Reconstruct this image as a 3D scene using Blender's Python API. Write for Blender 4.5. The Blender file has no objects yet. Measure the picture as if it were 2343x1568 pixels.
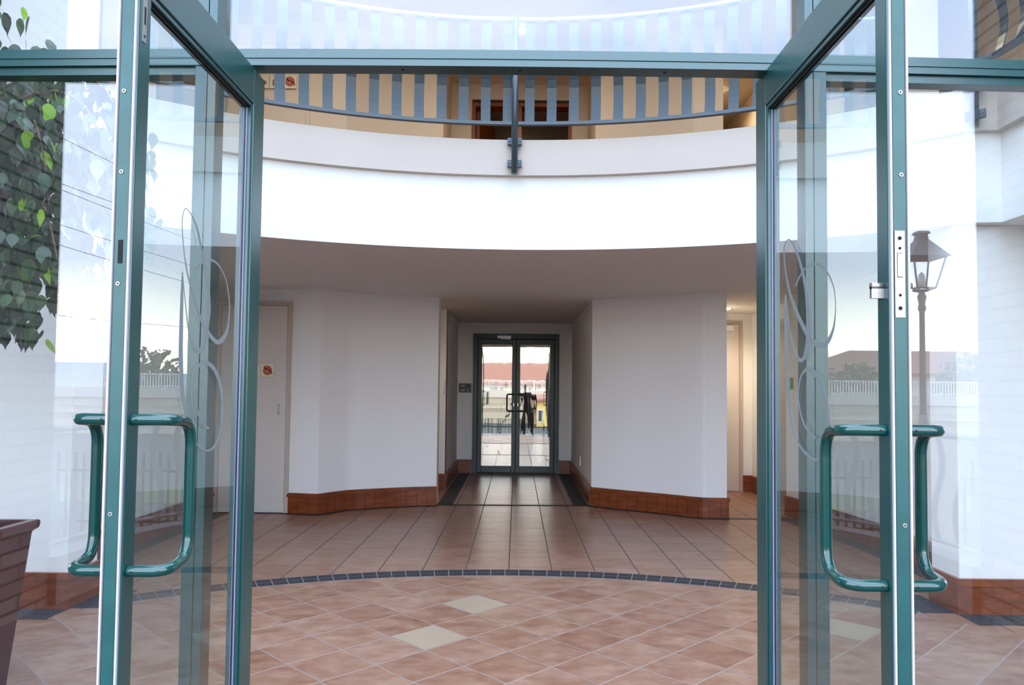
import bpy, bmesh, math, random
from mathutils import Vector, Matrix
random.seed(7)
C = bpy.context.scene.collection
SC = bpy.context.scene
PI = math.pi

# ------------------------------------------------------------------ materials
def newmat(name):
    m = bpy.data.materials.new(name); m.use_nodes = True
    nt = m.node_tree; nt.nodes.clear()
    out = nt.nodes.new('ShaderNodeOutputMaterial')
    return m, nt, out

class NT:
    """small helper to write node graphs"""
    def __init__(s, nt): s.nt = nt
    def n(s, t, **k):
        x = s.nt.nodes.new(t)
        for a, b in k.items(): setattr(x, a, b)
        return x
    def l(s, a, b): s.nt.links.new(a, b)
    def m(s, op, a, b=None, c=None, clamp=False):
        x = s.n('ShaderNodeMath', operation=op); x.use_clamp = clamp
        for i, v in enumerate((a, b, c)):
            if v is None: continue
            if isinstance(v, (int, float)): x.inputs[i].default_value = v
            else: s.l(v, x.inputs[i])
        return x.outputs[0]
    def mix(s, f, a, b, blend='MIX'):
        x = s.n('ShaderNodeMix', data_type='RGBA', blend_type=blend)
        for i, v in ((0, f), (6, a), (7, b)):
            if isinstance(v, (int, float)): x.inputs[i].default_value = v
            elif isinstance(v, tuple): x.inputs[i].default_value = (*v, 1) if len(v) == 3 else v
            else: s.l(v, x.inputs[i])
        return x.outputs[2]
    def noise(s, vec, scale, detail=3, rough=.5):
        x = s.n('ShaderNodeTexNoise'); x.inputs['Scale'].default_value = scale
        x.inputs['Detail'].default_value = detail; x.inputs['Roughness'].default_value = rough
        if vec is not None: s.l(vec, x.inputs['Vector'])
        return x
    def ramp(s, f, stops):
        x = s.n('ShaderNodeValToRGB'); e = x.color_ramp.elements
        while len(e) < len(stops): e.new(.5)
        for i, (p, c) in enumerate(stops): e[i].position = p; e[i].color = (*c, 1)
        s.l(f, x.inputs[0]); return x.outputs[0]
    def bump(s, h, strength, dist=.01):
        x = s.n('ShaderNodeBump'); x.inputs['Strength'].default_value = strength; x.inputs['Distance'].default_value = dist
        s.l(h, x.inputs['Height']); return x.outputs[0]

def pbr(name, col, rough=.5, metal=0., var=0., vscale=6., bump=0., bscale=80., spec=.5, coat=0., emit=None):
    m, nt, out = newmat(name); N = NT(nt)
    b = N.n('ShaderNodeBsdfPrincipled'); N.l(b.outputs[0], out.inputs[0])
    tc = N.n('ShaderNodeTexCoord').outputs['Object']
    b.inputs['Roughness'].default_value = rough; b.inputs['Metallic'].default_value = metal
    b.inputs['Specular IOR Level'].default_value = spec; b.inputs['Coat Weight'].default_value = coat
    b.inputs['Base Color'].default_value = (*col, 1)
    if var:
        nz = N.noise(tc, vscale, 4)
        f = N.m('MULTIPLY_ADD', nz.outputs[0], 2 * var, 1 - var)
        mul = N.n('ShaderNodeVectorMath', operation='SCALE'); mul.inputs[0].default_value = col
        N.l(f, mul.inputs['Scale']); N.l(mul.outputs[0], b.inputs['Base Color'])
    if bump:
        N.l(N.bump(N.noise(tc, bscale, 3).outputs[0], bump), b.inputs['Normal'])
    if emit:
        b.inputs['Emission Color'].default_value = (*emit[0], 1); b.inputs['Emission Strength'].default_value = emit[1]
    return m

def glassmat(name, tint, f0, gcol=(1, 1, 1), rough=0., wob=0., dark=0.):
    """clear sheet glass: transmission straight through, mirror part growing towards grazing angles"""
    m, nt, out = newmat(name); N = NT(nt)
    tr = N.n('ShaderNodeBsdfTransparent'); tr.inputs[0].default_value = (*tint, 1)
    gl = N.n('ShaderNodeBsdfGlossy'); gl.inputs[0].default_value = (*gcol, 1); gl.inputs['Roughness'].default_value = rough
    lw = N.n('ShaderNodeLayerWeight'); lw.inputs[0].default_value = .5
    fac = N.m('MULTIPLY_ADD', N.m('POWER', lw.outputs['Facing'], 5.), 1 - f0, f0, clamp=True)
    if wob:
        tc = N.n('ShaderNodeTexCoord').outputs['Object']
        mp = N.n('ShaderNodeMapping'); mp.inputs['Scale'].default_value = (9, 9, .8); N.l(tc, mp.inputs[0])
        nb = N.bump(N.noise(mp.outputs[0], 1., 1).outputs[0], wob, .05)
        N.l(nb, gl.inputs['Normal'])
    mx = N.n('ShaderNodeMixShader'); N.l(fac, mx.inputs[0]); N.l(tr.outputs[0], mx.inputs[1]); N.l(gl.outputs[0], mx.inputs[2])
    N.l(mx.outputs[0], out.inputs[0])
    return m

def tilemat(name, pitch, ox, oy, rot, cols, groutx, grouty, gw=.006, rough=.26):
    """square floor tiles from position: grout lines, per-tile tone, cloudy terracotta"""
    m, nt, out = newmat(name); N = NT(nt)
    tc = N.n('ShaderNodeTexCoord').outputs['Object']
    mp = N.n('ShaderNodeMapping', vector_type='TEXTURE'); mp.inputs['Location'].default_value = (ox, oy, 0)
    mp.inputs['Rotation'].default_value = (0, 0, rot); N.l(tc, mp.inputs[0])
    sx = N.n('ShaderNodeSeparateXYZ'); N.l(mp.outputs[0], sx.inputs[0])
    def axis(o):
        q = N.m('DIVIDE', o, pitch); fl = N.m('FLOOR', q); fr = N.m('SUBTRACT', q, fl)
        d = N.m('MINIMUM', fr, N.m('SUBTRACT', 1., fr))
        mask = N.m('LESS_THAN', d, gw / pitch / 2 * 1.)
        return fl, mask, d
    fx, mx, dx = axis(sx.outputs[0]); fy, my, dy = axis(sx.outputs[1])
    cb = N.n('ShaderNodeCombineXYZ'); N.l(fx, cb.inputs[0]); N.l(fy, cb.inputs[1])
    wn = N.n('ShaderNodeTexWhiteNoise', noise_dimensions='2D'); N.l(cb.outputs[0], wn.inputs['Vector'])
    ofs = N.n('ShaderNodeVectorMath', operation='SCALE'); N.l(wn.outputs['Color'], ofs.inputs[0]); ofs.inputs['Scale'].default_value = 9.
    ad = N.n('ShaderNodeVectorMath', operation='ADD'); N.l(tc, ad.inputs[0]); N.l(ofs.outputs[0], ad.inputs[1])
    st = N.n('ShaderNodeMapping'); st.inputs['Scale'].default_value = (1, 1.6, 1); N.l(ad.outputs[0], st.inputs[0])
    nz = N.noise(st.outputs[0], 7., 5, .62)
    f = N.m('ADD', N.m('MULTIPLY', nz.outputs[0], 1.0), N.m('MULTIPLY_ADD', wn.outputs['Value'], .18, -.09))
    col = N.ramp(f, [(.22, cols[0]), (.47, cols[1]), (.70, cols[2])])
    col = N.mix(my, col, grouty); col = N.mix(mx, col, groutx)
    b = N.n('ShaderNodeBsdfPrincipled'); N.l(b.outputs[0], out.inputs[0]); N.l(col, b.inputs['Base Color'])
    gm = N.m('MAXIMUM', mx, my)
    N.l(N.m('ADD', N.m('MULTIPLY_ADD', nz.outputs[0], .08, rough - .04), N.m('MULTIPLY', gm, .4), clamp=True), b.inputs['Roughness'])
    b.inputs['Specular IOR Level'].default_value = .45
    n2 = N.noise(tc, 14., 2)
    h = N.m('SUBTRACT', N.m('MULTIPLY', n2.outputs[0], .25), gm)
    N.l(N.bump(h, .012, .004), b.inputs['Normal'])
    return m

def blockmat(name, c1, c2, mortar, bw, bh, mw=.008, axis='YZ', rough=.85):
    """masonry blocks on a vertical face"""
    m, nt, out = newmat(name); N = NT(nt)
    tc = N.n('ShaderNodeTexCoord').outputs['Object']; sx = N.n('ShaderNodeSeparateXYZ'); N.l(tc, sx.inputs[0])
    cb = N.n('ShaderNodeCombineXYZ'); N.l(sx.outputs['XYZ'.index(axis[0])], cb.inputs[0]); N.l(sx.outputs['XYZ'.index(axis[1])], cb.inputs[1])
    br = N.n('ShaderNodeTexBrick'); N.l(cb.outputs[0], br.inputs['Vector'])
    br.inputs['Color1'].default_value = (*c1, 1); br.inputs['Color2'].default_value = (*c2, 1); br.inputs['Mortar'].default_value = (*mortar, 1)
    br.inputs['Scale'].default_value = 1.; br.inputs['Brick Width'].default_value = bw; br.inputs['Row Height'].default_value = bh
    br.inputs['Mortar Size'].default_value = mw
    b = N.n('ShaderNodeBsdfPrincipled'); N.l(b.outputs[0], out.inputs[0]); b.inputs['Roughness'].default_value = rough
    N.l(N.mix(.25, br.outputs[0], N.noise(tc, 30., 3).outputs[1], 'SOFT_LIGHT'), b.inputs['Base Color'])
    N.l(N.bump(br.outputs[1], -.4, .01), b.inputs['Normal'])
    return m

def plankmat(name):
    """red-brown glazed skirting tiles: blocks along the run, darker joints, streaky tone"""
    m, nt, out = newmat(name); N = NT(nt)
    tc = N.n('ShaderNodeTexCoord').outputs['Object']
    mp = N.n('ShaderNodeMapping'); mp.inputs['Scale'].default_value = (1, 1, 5); N.l(tc, mp.inputs[0])
    nz = N.noise(mp.outputs[0], 5., 5, .65)
    col = N.ramp(nz.outputs[0], [(.25, (.11, .021, .005)), (.5, (.20, .043, .010)), (.75, (.28, .075, .020))])
    b = N.n('ShaderNodeBsdfPrincipled'); N.l(b.outputs[0], out.inputs[0]); N.l(col, b.inputs['Base Color'])
    b.inputs['Roughness'].default_value = .33; b.inputs['Coat Weight'].default_value = .15
    return m

M = {}
M['wall'] = pbr('white_wall_paint', (.86, .85, .845), .7, bump=.05, bscale=120, spec=.25)
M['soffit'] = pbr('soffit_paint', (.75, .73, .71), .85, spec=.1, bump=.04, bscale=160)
M['fascia'] = pbr('fascia_paint', (.87, .855, .84), .6, spec=.25, bump=.03, bscale=90)
M['ledge'] = pbr('cream_ledge_paint', (.57, .495, .435), .75, var=.05, vscale=3, spec=.2)
M['cream'] = pbr('cream_upper_wall_paint', (.74, .62, .47), .75, spec=.2, bump=.03)
M['doorpaint'] = pbr('beige_door_paint', (.66, .61, .58), .5, spec=.3)
M['doorframe'] = pbr('beige_frame_paint', (.52, .44, .38), .5, spec=.3)
M['brown_door'] = pbr('dark_taupe_door_paint', (.30, .23, .18), .5)
M['skirt'] = plankmat('skirting_tiles')
M['joint'] = pbr('skirting_joint', (.03, .012, .006), .8)
M['tile'] = tilemat('terracotta_tiles', .308, -.042, 5.62, 0., ((.22, .086, .050), (.30, .148, .092), (.375, .21, .143)), (.085, .078, .075), (.27, .185, .135), .0085, .30)
M['disc'] = tilemat('terracotta_diagonal_tiles', .2905, -.029, 4.24, PI / 4, ((.19, .073, .041), (.29, .146, .090), (.375, .222, .15)), (.27, .215, .19), (.34, .27, .235), .007, .42)
M['pale_tile'] = pbr('pale_floor_tile', (.40, .295, .205), .4, var=.06, vscale=20)
M['slate'] = pbr('dark_slate_cobbles', (.026, .026, .031), .6, var=.35, vscale=35, bump=.1, bscale=60)
M['mortar'] = pbr('pale_mortar', (.26, .25, .25), .8)
M['teal'] = pbr('green_powder_coat', (.0022, .057, .057), .29, var=.10, vscale=3.5, spec=.92)
M['teal_worn'] = pbr('worn_green_powder_coat', (.010, .075, .070), .36, var=.30, vscale=14, spec=.55)
M['seal'] = pbr('white_brush_seal', (.50, .45, .49), .6, spec=.3)
M['gasket'] = pbr('black_rubber_gasket', (.012, .012, .014), .5)
M['purple_seal'] = pbr('grey_violet_glazing_seal', (.30, .28, .40), .5)
M['handle'] = pbr('green_enamel_handle', (.002, .048, .040), .18, spec=.6, coat=.4)
M['steel'] = pbr('worn_steel', (.38, .35, .33), .45, metal=.9, var=.25, vscale=60)
M['brass'] = pbr('brass', (.70, .60, .40), .25, metal=.9)
M['hole'] = pbr('dark_slot', (.006, .006, .006), .9)
M['glass'] = glassmat('facade_glass', (.945, .97, .97), .085)
M['dglass'] = glassmat('entrance_door_glass', (.90, .945, .935), .040)
M['mirrorglass'] = glassmat('tinted_lobby_glass', (.50, .50, .47), .50, (1., .90, .74), .015, .015)
M['frost'] = pbr('etched_frost', (.20, .225, .225), .7, spec=.2)
M['slat'] = pbr('galvanised_steel_slats', (.022, .036, .045), .30, metal=.0, var=.2, vscale=8, spec=.38)
M['rail'] = pbr('painted_steel_rail', (.045, .068, .085), .30, metal=.15)
M['rail_light'] = pbr('satin_steel_top_rail', (.50, .55, .60), .25, metal=.9)
M['darkframe'] = pbr('dark_green_grey_frame', (.030, .048, .048), .4, var=.06)
M['black'] = pbr('black_plastic', (.012, .012, .014), .35)
M['grey'] = pbr('grey_plastic', (.35, .35, .35), .4)
M['silver'] = pbr('silver_closer', (.60, .60, .60), .35, metal=.3)
M['sign'] = pbr('cream_sign_plate', (.75, .72, .52), .4, emit=None)
M['red'] = pbr('sign_red', (.50, .010, .008), .45)
M['green'] = pbr('sign_green', (.03, .25, .05), .45)
M['white'] = pbr('white_plastic', (.78, .78, .76), .4)
M['orangewood'] = pbr('orange_varnished_wood', (.26, .060, .010), .35, var=.25, vscale=9)
M['darkroom'] = pbr('painted_room_dimness', (.10, .085, .06), .8)  # dimness of the unlit rooms put into a dark wall colour
M['pot'] = pbr('maroon_glazed_pot', (.066, .009, .010), .30, var=.15, vscale=5, coat=.3)
M['soil'] = pbr('grey_gravel_mulch', (.24, .23, .22), .9, var=.5, vscale=60, bump=.6, bscale=70)
M['bark'] = pbr('fig_bark', (.20, .16, .12), .85, var=.25, vscale=20)
M['branch'] = pbr('twig', (.16, .10, .055), .8)
M['brick'] = blockmat('grey_brown_brick', (.15, .132, .118), (.245, .218, .195), (.035, .032, .03), .36, .092, .010)
M['terrace'] = pbr('pale_paving', (.075, .075, .08), .5, var=.08, vscale=2)
M['stone'] = blockmat('sandstone_blocks', (.50, .44, .34), (.60, .55, .45), (.32, .29, .25), 1.6, .62, .03, 'XZ')
M['coping'] = pbr('pale_concrete', (.62, .59, .53), .8, var=.08)
M['whiterail'] = pbr('white_painted_steel', (.78, .78, .78), .45)
M['greyrail'] = pbr('grey_painted_bars', (.26, .28, .30), .45)
M['greykerb'] = pbr('grey_kerb_concrete', (.20, .20, .20), .8, var=.1)
M['asphalt'] = pbr('asphalt', (.075, .075, .08), .9, var=.15, vscale=10)
M['grass'] = pbr('lawn', (.10, .16, .045), .95, var=.3, vscale=5)
M['roof'] = pbr('red_roof_tiles', (.34, .165, .125), .85, var=.2, vscale=8, bump=.3, bscale=12)
M['house'] = pbr('cream_house_render', (.66, .58, .42), .85)
M['housey'] = pbr('yellow_house_render', (.72, .58, .22), .85)
M['wglass'] = pbr('house_window', (.06, .08, .10), .1)
M['tree'] = pbr('tree_foliage', (.13, .17, .09), .9, var=.4, vscale=2.5)
M['hill'] = pbr('haze_tinted_hill', (.40, .44, .50), 1.)  # distance haze put into the pale bluish base colour
M['fence'] = pbr('green_black_fence', (.02, .045, .035), .5)
M['wire'] = pbr('power_line', (.05, .05, .055), .6)
M['lamp'] = pbr('grey_lamp_paint', (.10, .105, .11), .45)
M['jacket'] = pbr('dark_jacket', (.02, .02, .024), .85)
M['trousers'] = pbr('dark_trousers', (.025, .025, .03), .9)
M['skin'] = pbr('skin', (.42, .25, .17), .55)
M['hair'] = pbr('dark_hair', (.015, .01, .008), .6)
M['shoe'] = pbr('black_shoe', (.012, .012, .012), .5)
M['ceil_up'] = pbr('upper_ceiling_paint', (.68, .60, .50), .85)
M['bulb'] = pbr('warm_lamp_face', (1, .85, .6), .5, emit=((1., .80, .50), 40.))
def leafmat():
    m, nt, out = newmat('fig_leaves'); N = NT(nt)
    at = N.n('ShaderNodeAttribute', attribute_name='tone')
    col = N.ramp(at.outputs['Fac'], [(0., (.022, .046, .024)), (.6, (.055, .10, .050)), (.85, (.09, .16, .055)), (1., (.34, .60, .035))])
    b = N.n('ShaderNodeBsdfPrincipled'); N.l(col, b.inputs['Base Color']); b.inputs['Roughness'].default_value = .27
    t = N.n('ShaderNodeBsdfTranslucent'); N.l(col, t.inputs[0])
    mx = N.n('ShaderNodeMixShader'); mx.inputs[0].default_value = .22
    N.l(b.outputs[0], mx.inputs[1]); N.l(t.outputs[0], mx.inputs[2]); N.l(mx.outputs[0], out.inputs[0])
    return m
M['leaf'] = leafmat()

# ------------------------------------------------------------------ geometry helpers
class MB:
    """collects faces, each with a material slot, and links them as ONE mesh object"""
    def __init__(s): s.v = []; s.f = []; s.mi = []; s.sm = []; s.mats = []; s.mat = 0
    def use(s, key):
        if key not in s.mats: s.mats.append(key)
        s.mat = s.mats.index(key); return s
    def add(s, verts, faces, smooth=False):
        b = len(s.v); s.v += [tuple(p) for p in verts]
        for f in faces: s.f.append([b + i for i in f]); s.mi.append(s.mat); s.sm.append(smooth)
        return s
    def box(s, x0, x1, y0, y1, z0, z1):
        return s.add([(x0,y0,z0),(x1,y0,z0),(x1,y1,z0),(x0,y1,z0),(x0,y0,z1),(x1,y0,z1),(x1,y1,z1),(x0,y1,z1)],
                     [(0,3,2,1),(4,5,6,7),(0,1,5,4),(1,2,6,5),(2,3,7,6),(3,0,4,7)])
    def prism(s, poly, z0, z1, smooth=False, caps=True):
        n = len(poly)
        a = sum(poly[i][0]*poly[(i+1)%n][1]-poly[(i+1)%n][0]*poly[i][1] for i in range(n))
        if a < 0: poly = poly[::-1]
        v = [(x,y,z0) for x,y in poly] + [(x,y,z1) for x,y in poly]
        f = [(i,(i+1)%n,n+(i+1)%n,n+i) for i in range(n)]
        s.add(v, f, smooth)
        if caps:
            b = len(s.v) - 2*n
            s.f.append([b+i for i in range(n)][::-1]); s.mi.append(s.mat); s.sm.append(False)
            s.f.append([b+n+i for i in range(n)]); s.mi.append(s.mat); s.sm.append(False)
        return s
    def poly(s, pts): return s.add(pts, [tuple(range(len(pts)))])
    def wallrun(s, path, th, z0, z1, side=1, smooth=False):
        """a wall of thickness th along a plan path; side=+1 puts the thickness to the left of travel"""
        off = offset(path, th * side)
        n = len(path)
        for i in range(n - 1):
            p, q, r, t = path[i], path[i+1], off[i+1], off[i]
            s.prism([p, q, r, t], z0, z1)
        return s
    def tube(s, pts, r, seg=12, caps=True, closed=False):
        pts = [Vector(p) for p in pts]; n = len(pts); rings = []
        up = None
        for i, p in enumerate(pts):
            a = pts[i-1] if i > 0 else (pts[-1] if closed else p); b = pts[i+1] if i < n-1 else (pts[0] if closed else p)
            t = (b - a).normalized()
            if up is None:
                up = Vector((0,0,1)) if abs(t.z) < .9 else Vector((0,1,0))
            x = (up - t*up.dot(t)).normalized(); up = x; y = t.cross(x)
            rr = r[i] if isinstance(r, (list, tuple)) else r
            rings.append([p + (x*math.cos(2*PI*k/seg) + y*math.sin(2*PI*k/seg))*rr for k in range(seg)])
        v = [q for g in rings for q in g]; f = []
        for i in range(n - 1 + (1 if closed else 0)):
            j = (i+1) % n
            for k in range(seg): f.append((i*seg+k, i*seg+(k+1)%seg, j*seg+(k+1)%seg, j*seg+k))
        s.add(v, f, True)
        if caps and not closed:
            b = len(s.v) - len(v)
            s.f.append([b+k for k in range(seg)][::-1]); s.mi.append(s.mat); s.sm.append(False)
            s.f.append([b+(n-1)*seg+k for k in range(seg)]); s.mi.append(s.mat); s.sm.append(False)
        return s
    def lathe(s, prof, c=(0,0,0), seg=20, smooth=True):
        v = []; f = []
        for r, z in prof:
            for k in range(seg): v.append((c[0]+r*math.cos(2*PI*k/seg), c[1]+r*math.sin(2*PI*k/seg), c[2]+z))
        for i in range(len(prof)-1):
            for k in range(seg): f.append((i*seg+k, i*seg+(k+1)%seg, (i+1)*seg+(k+1)%seg, (i+1)*seg+k))
        s.add(v, f, smooth); b = len(s.v)-len(v)
        s.f.append([b+k for k in range(seg)][::-1]); s.mi.append(s.mat); s.sm.append(False)
        s.f.append([b+(len(prof)-1)*seg+k for k in range(seg)]); s.mi.append(s.mat); s.sm.append(False)
        return s
    def build(s, name, parent=None, bevel=0., origin=None):
        me = bpy.data.meshes.new(name)
        o0 = Vector(origin) if origin else Vector((0,0,0))
        me.from_pydata([Vector(p) - o0 for p in s.v], [], s.f)
        for k in s.mats: me.materials.append(M[k])
        me.polygons.foreach_set('material_index', s.mi); me.polygons.foreach_set('use_smooth', s.sm)
        me.update()
        o = bpy.data.objects.new(name, me); C.objects.link(o); o.location = o0
        if parent is not None:
            o.parent = parent
            o.location = o0 - Vector(worldloc(parent))
        if bevel:
            b = o.modifiers.new('edge', 'BEVEL'); b.width = bevel; b.segments = 2; b.limit_method = 'ANGLE'; b.angle_limit = math.radians(40)
        return o

def worldloc(o):
    v = Vector(o.location)
    return v + worldloc(o.parent) if o.parent else v
def offset(path, d):
    out = []; n = len(path)
    for i in range(n):
        def nrm(a, b):
            dx, dy = b[0]-a[0], b[1]-a[1]; L = math.hypot(dx, dy); return (-dy/L, dx/L)
        if i == 0: nx, ny = nrm(path[0], path[1]); k = 1
        elif i == n-1: nx, ny = nrm(path[-2], path[-1]); k = 1
        else:
            a = nrm(path[i-1], path[i]); b = nrm(path[i], path[i+1])
            nx, ny = a[0]+b[0], a[1]+b[1]; L = math.hypot(nx, ny); nx /= L; ny /= L
            k = 1 / max(.3, nx*a[0]+ny*a[1])
        out.append((path[i][0]+nx*d*k, path[i][1]+ny*d*k))
    return out
def arc(cx, cy, r, a0, a1, n):
    """plan points; angles measured from +Y, positive towards +X"""
    return [(cx + r*math.sin(a0+(a1-a0)*i/n), cy + r*math.cos(a0+(a1-a0)*i/n)) for i in range(n+1)]
def crom(pts, n=6):
    out = []
    P = [pts[0]] + list(pts) + [pts[-1]]
    for i in range(1, len(P)-2):
        for k in range(n):
            t = k/n; r = []
            for a, b, c, d in zip(P[i-1], P[i], P[i+1], P[i+2]):
                r.append(.5*(2*b+(c-a)*t+(2*a-5*b+4*c-d)*t*t+(3*b-a-3*c+d)*t**3))
            out.append(tuple(r))
    out.append(tuple(pts[-1])); return out
def empty(name, loc, label, cat, group=None):
    o = bpy.data.objects.new(name, None); C.objects.link(o); o.location = loc; o.empty_display_size = .1
    return tag(o, label, cat, group)
def tag(o, label, cat, group=None, kind='thing'):
    o['label'] = label; o['category'] = cat; o['kind'] = kind
    if group: o['group'] = group
    return o
def struct(o): o['kind'] = 'structure'; return o
def copy_tree(o, parent=None):
    c = o.copy(); C.objects.link(c)
    if parent is not None: c.parent = parent
    for ch in list(o.children): copy_tree(ch, c)
    return c
# ------------------------------------------------------------------ the setting
AX, AY, AR = -.02, 1.5, 4.03           # centre and radius of the round hall
ARC = arc(AX, AY, AR, -.72, .72, 64)
WL = [(-3.12, 7.95), (-2.34, 7.90), (-2.02, 7.84)] + crom([(-2.02, 7.84), (-1.81, 8.13), (-1.61, 8.25), (-1.25, 8.42), (-.88, 8.54)], 5)[1:]
WR = crom([(.85, 8.62), (1.15, 8.40), (1.39, 8.25), (1.62, 8.09), (1.83, 7.93), (1.92, 7.87)], 4) + [(2.165, 7.86)]

# floor: one object, the tile fields as thin inlays
fl = MB()
fl.use('tile').box(-4.6, 4.6, 2.55, 13.6, -.14, 0)
for g in [arc(AX, AY, 3.86, -.80, .80, 60)]:
    fl.use('disc').prism([(g[0][0], 2.56)] + g + [(g[-1][0], 2.56)], -.01, .0012)
a0 = .665
ri, ro = arc(AX, AY, 3.856, -a0, a0, 56), arc(AX, AY, 4.036, -a0, a0, 56)
fl.use('mortar').prism(ri + ro[::-1], -.01, .0018)
fl.use('slate')
nb = int(2*a0*3.95/.0985); da = 2*a0/nb
for k in range(nb):
    for r0, r1 in ((3.862, 3.944), (3.950, 4.031)):
        b0, b1 = -a0+k*da+.0007, -a0+(k+1)*da-.0007
        fl.poly([(AX+r*math.sin(b), AY+r*math.cos(b), .0026) for r, b in ((r0, b0), (r0, b1), (r1, b1), (r1, b0))][::-1])
def strip(path, w, side, z=.0022):
    off = offset(path, w*side)
    for i in range(len(path)-1):
        q = [path[i], path[i+1], off[i+1], off[i]]
        if side > 0: q = q
        else: q = q[::-1]
        fl.poly([(x, y, z) for x, y in q])
fl.use('slate')
strip(WL[1:], .095, -1); strip(WR, .095, -1)
strip([(-3.1, 7.90), (-2.34, 7.90)], .07, -1)
strip([(-.88, 8.58), (.85, 8.64)], .075, -1, .0024)
strip([(-.87, 8.56), (-.87, 11.78)], .17, -1); strip([(.82, 8.62), (.82, 11.78)], .17, 1)
strip([(2.165, 7.86), (3.05, 7.86)], .07, -1)
strip([(2.82, 7.95), (3.02, 6.4), (3.04, 4.85)], .16, -1); strip([(-3.08, 7.9), (-3.08, 4.8)], .16, 1)
for sx, x0, y0 in ((-1, -2.58, 4.47), (1, 2.61, 4.55)):
    for k in range(12):
        for j in range(2):
            xa = x0 + sx*(.0 + k*.10); xb = xa + sx*.094
            ya = y0 - .105*(j+1); fl.poly([(min(xa,xb), ya, .0027), (max(xa,xb), ya, .0027), (max(xa,xb), ya+.098, .0027), (min(xa,xb), ya+.098, .0027)])
    for k in range(4):
        for j in range(2):
            xa = x0 - sx*(.10*(j+1)); xb = xa + sx*.094; ya = y0 + .02 + k*.10
            fl.poly([(min(xa,xb), ya, .0027), (max(xa,xb), ya, .0027), (max(xa,xb), ya+.094, .0027), (min(xa,xb), ya+.094, .0027)])
fl.use('pale_tile'); hd = .2905/math.sqrt(2)-.006
for i, j in ((-1, 2), (-2, -1), (9, 0)):
    px, py = -.029 + i*.2054, 4.24 + j*.2054
    fl.poly([(px, py-hd, .0020), (px+hd, py, .0020), (px, py+hd, .0020), (px-hd, py, .0020)])
struct(fl.build('floor'))

# walls, ground storey
ZC = 2.315
def wall(name, path, th, z0, z1, side, key='wall', bevel=0):
    return struct(MB().use(key).wallrun(path, th, z0, z1, side).build(name, bevel=bevel))
def with_door(mb, x0, x1, y, th, z0, z1, d0, d1, dh):
    """wall along X facing -Y with one opening"""
    mb.box(x0, d0, y, y+th, z0, z1); mb.box(d1, x1, y, y+th, z0, z1); mb.box(d0, d1, y, y+th, z0+dh, z1)
w = MB().use('wall'); w.wallrun(WL, .2, 0, ZC, 1); w.box(-1.08, -.88, 8.54, 8.74, 0, ZC); struct(w.build('wall_back_left'))
w = MB().use('wall'); w.wallrun(WR, .2, 0, ZC, 1); w.box(.85, 1.05, 8.62, 11.8, 0, ZC); w.box(1.965, 2.165, 7.86, 9.97, 0, ZC); struct(w.build('wall_back_right'))
w = MB().use('wall'); with_door(w, -.91, .87, 11.78, .18, 0, ZC, -.675, .655, 2.15); struct(w.build('wall_recess_back'))
w = MB().use('wall'); w.box(-3.1, -.91, 9.80, 9.98, 0, ZC); w.box(-1.09, -.91, 9.9, 11.8, 0, ZC); struct(w.build('wall_recess_left'))
struct(MB().use('wall').box(-3.32, -3.12, 4.70, 9.9, 0, ZC).build('wall_left'))
w = MB().use('wall'); w.wallrun([(3.07, 4.80), (3.07, 5.6), (3.04, 6.52), (2.96, 7.3), (2.855, 8.09)], .22, 0, ZC, -1); w.box(3.07, 3.27, 8.09, 9.97, 0, ZC); struct(w.build('wall_right'))
w = MB().use('wall'); w.box(1.9, 3.07, 9.96, 10.14, 0, ZC); struct(w.build('wall_corridor_back'))
w = MB().use('wall'); w.box(-3.75, -2.60, 4.48, 4.80, 0, ZC); struct(w.build('pillar_left', bevel=.004))
w = MB().use('wall'); w.box(2.63, 3.75, 4.56, 4.86, 0, ZC); struct(w.build('pillar_right', bevel=.004))

# balcony slab with its round white front, soffit underneath
def openpoly(extra=0.):
    return [(-4.6, 2.95), (-2.88, 2.95), (-2.88, 4.47), (-2.70, 4.49)] + ARC + [(2.66, 4.49), (2.86, 4.47), (2.86, 2.95), (4.6, 2.95), (4.6, 13.6), (-4.6, 13.6)]
def slab(name, z0, z1, kb, ks, kt):
    p = openpoly(); s = MB()
    s.use(ks).prism(p, z0, z1, caps=False)
    s.use(kb).poly([(x, y, z0) for x, y in p]); s.use(kt).poly([(x, y, z1) for x, y in p])
    me = s.build(name)
    bm = bmesh.new(); bm.from_mesh(me.data); bmesh.ops.triangulate(bm, faces=[f for f in bm.faces if len(f.verts) > 4]); bmesh.ops.recalc_face_normals(bm, faces=bm.faces); bm.to_mesh(me.data); bm.free()
    return struct(me)
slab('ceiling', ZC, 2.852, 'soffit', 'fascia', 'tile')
LEDGE = [(-2.83, 2.95), (-2.83, 4.42), (-2.66, 4.45)] + arc(AX, AY, AR-.045, -.715, .715, 64) + [(2.62, 4.45), (2.81, 4.42), (2.81, 2.95)]
struct(MB().use('ledge').wallrun(LEDGE, .16, 2.852, 3.112, 1).build('trim_1'))
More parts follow.
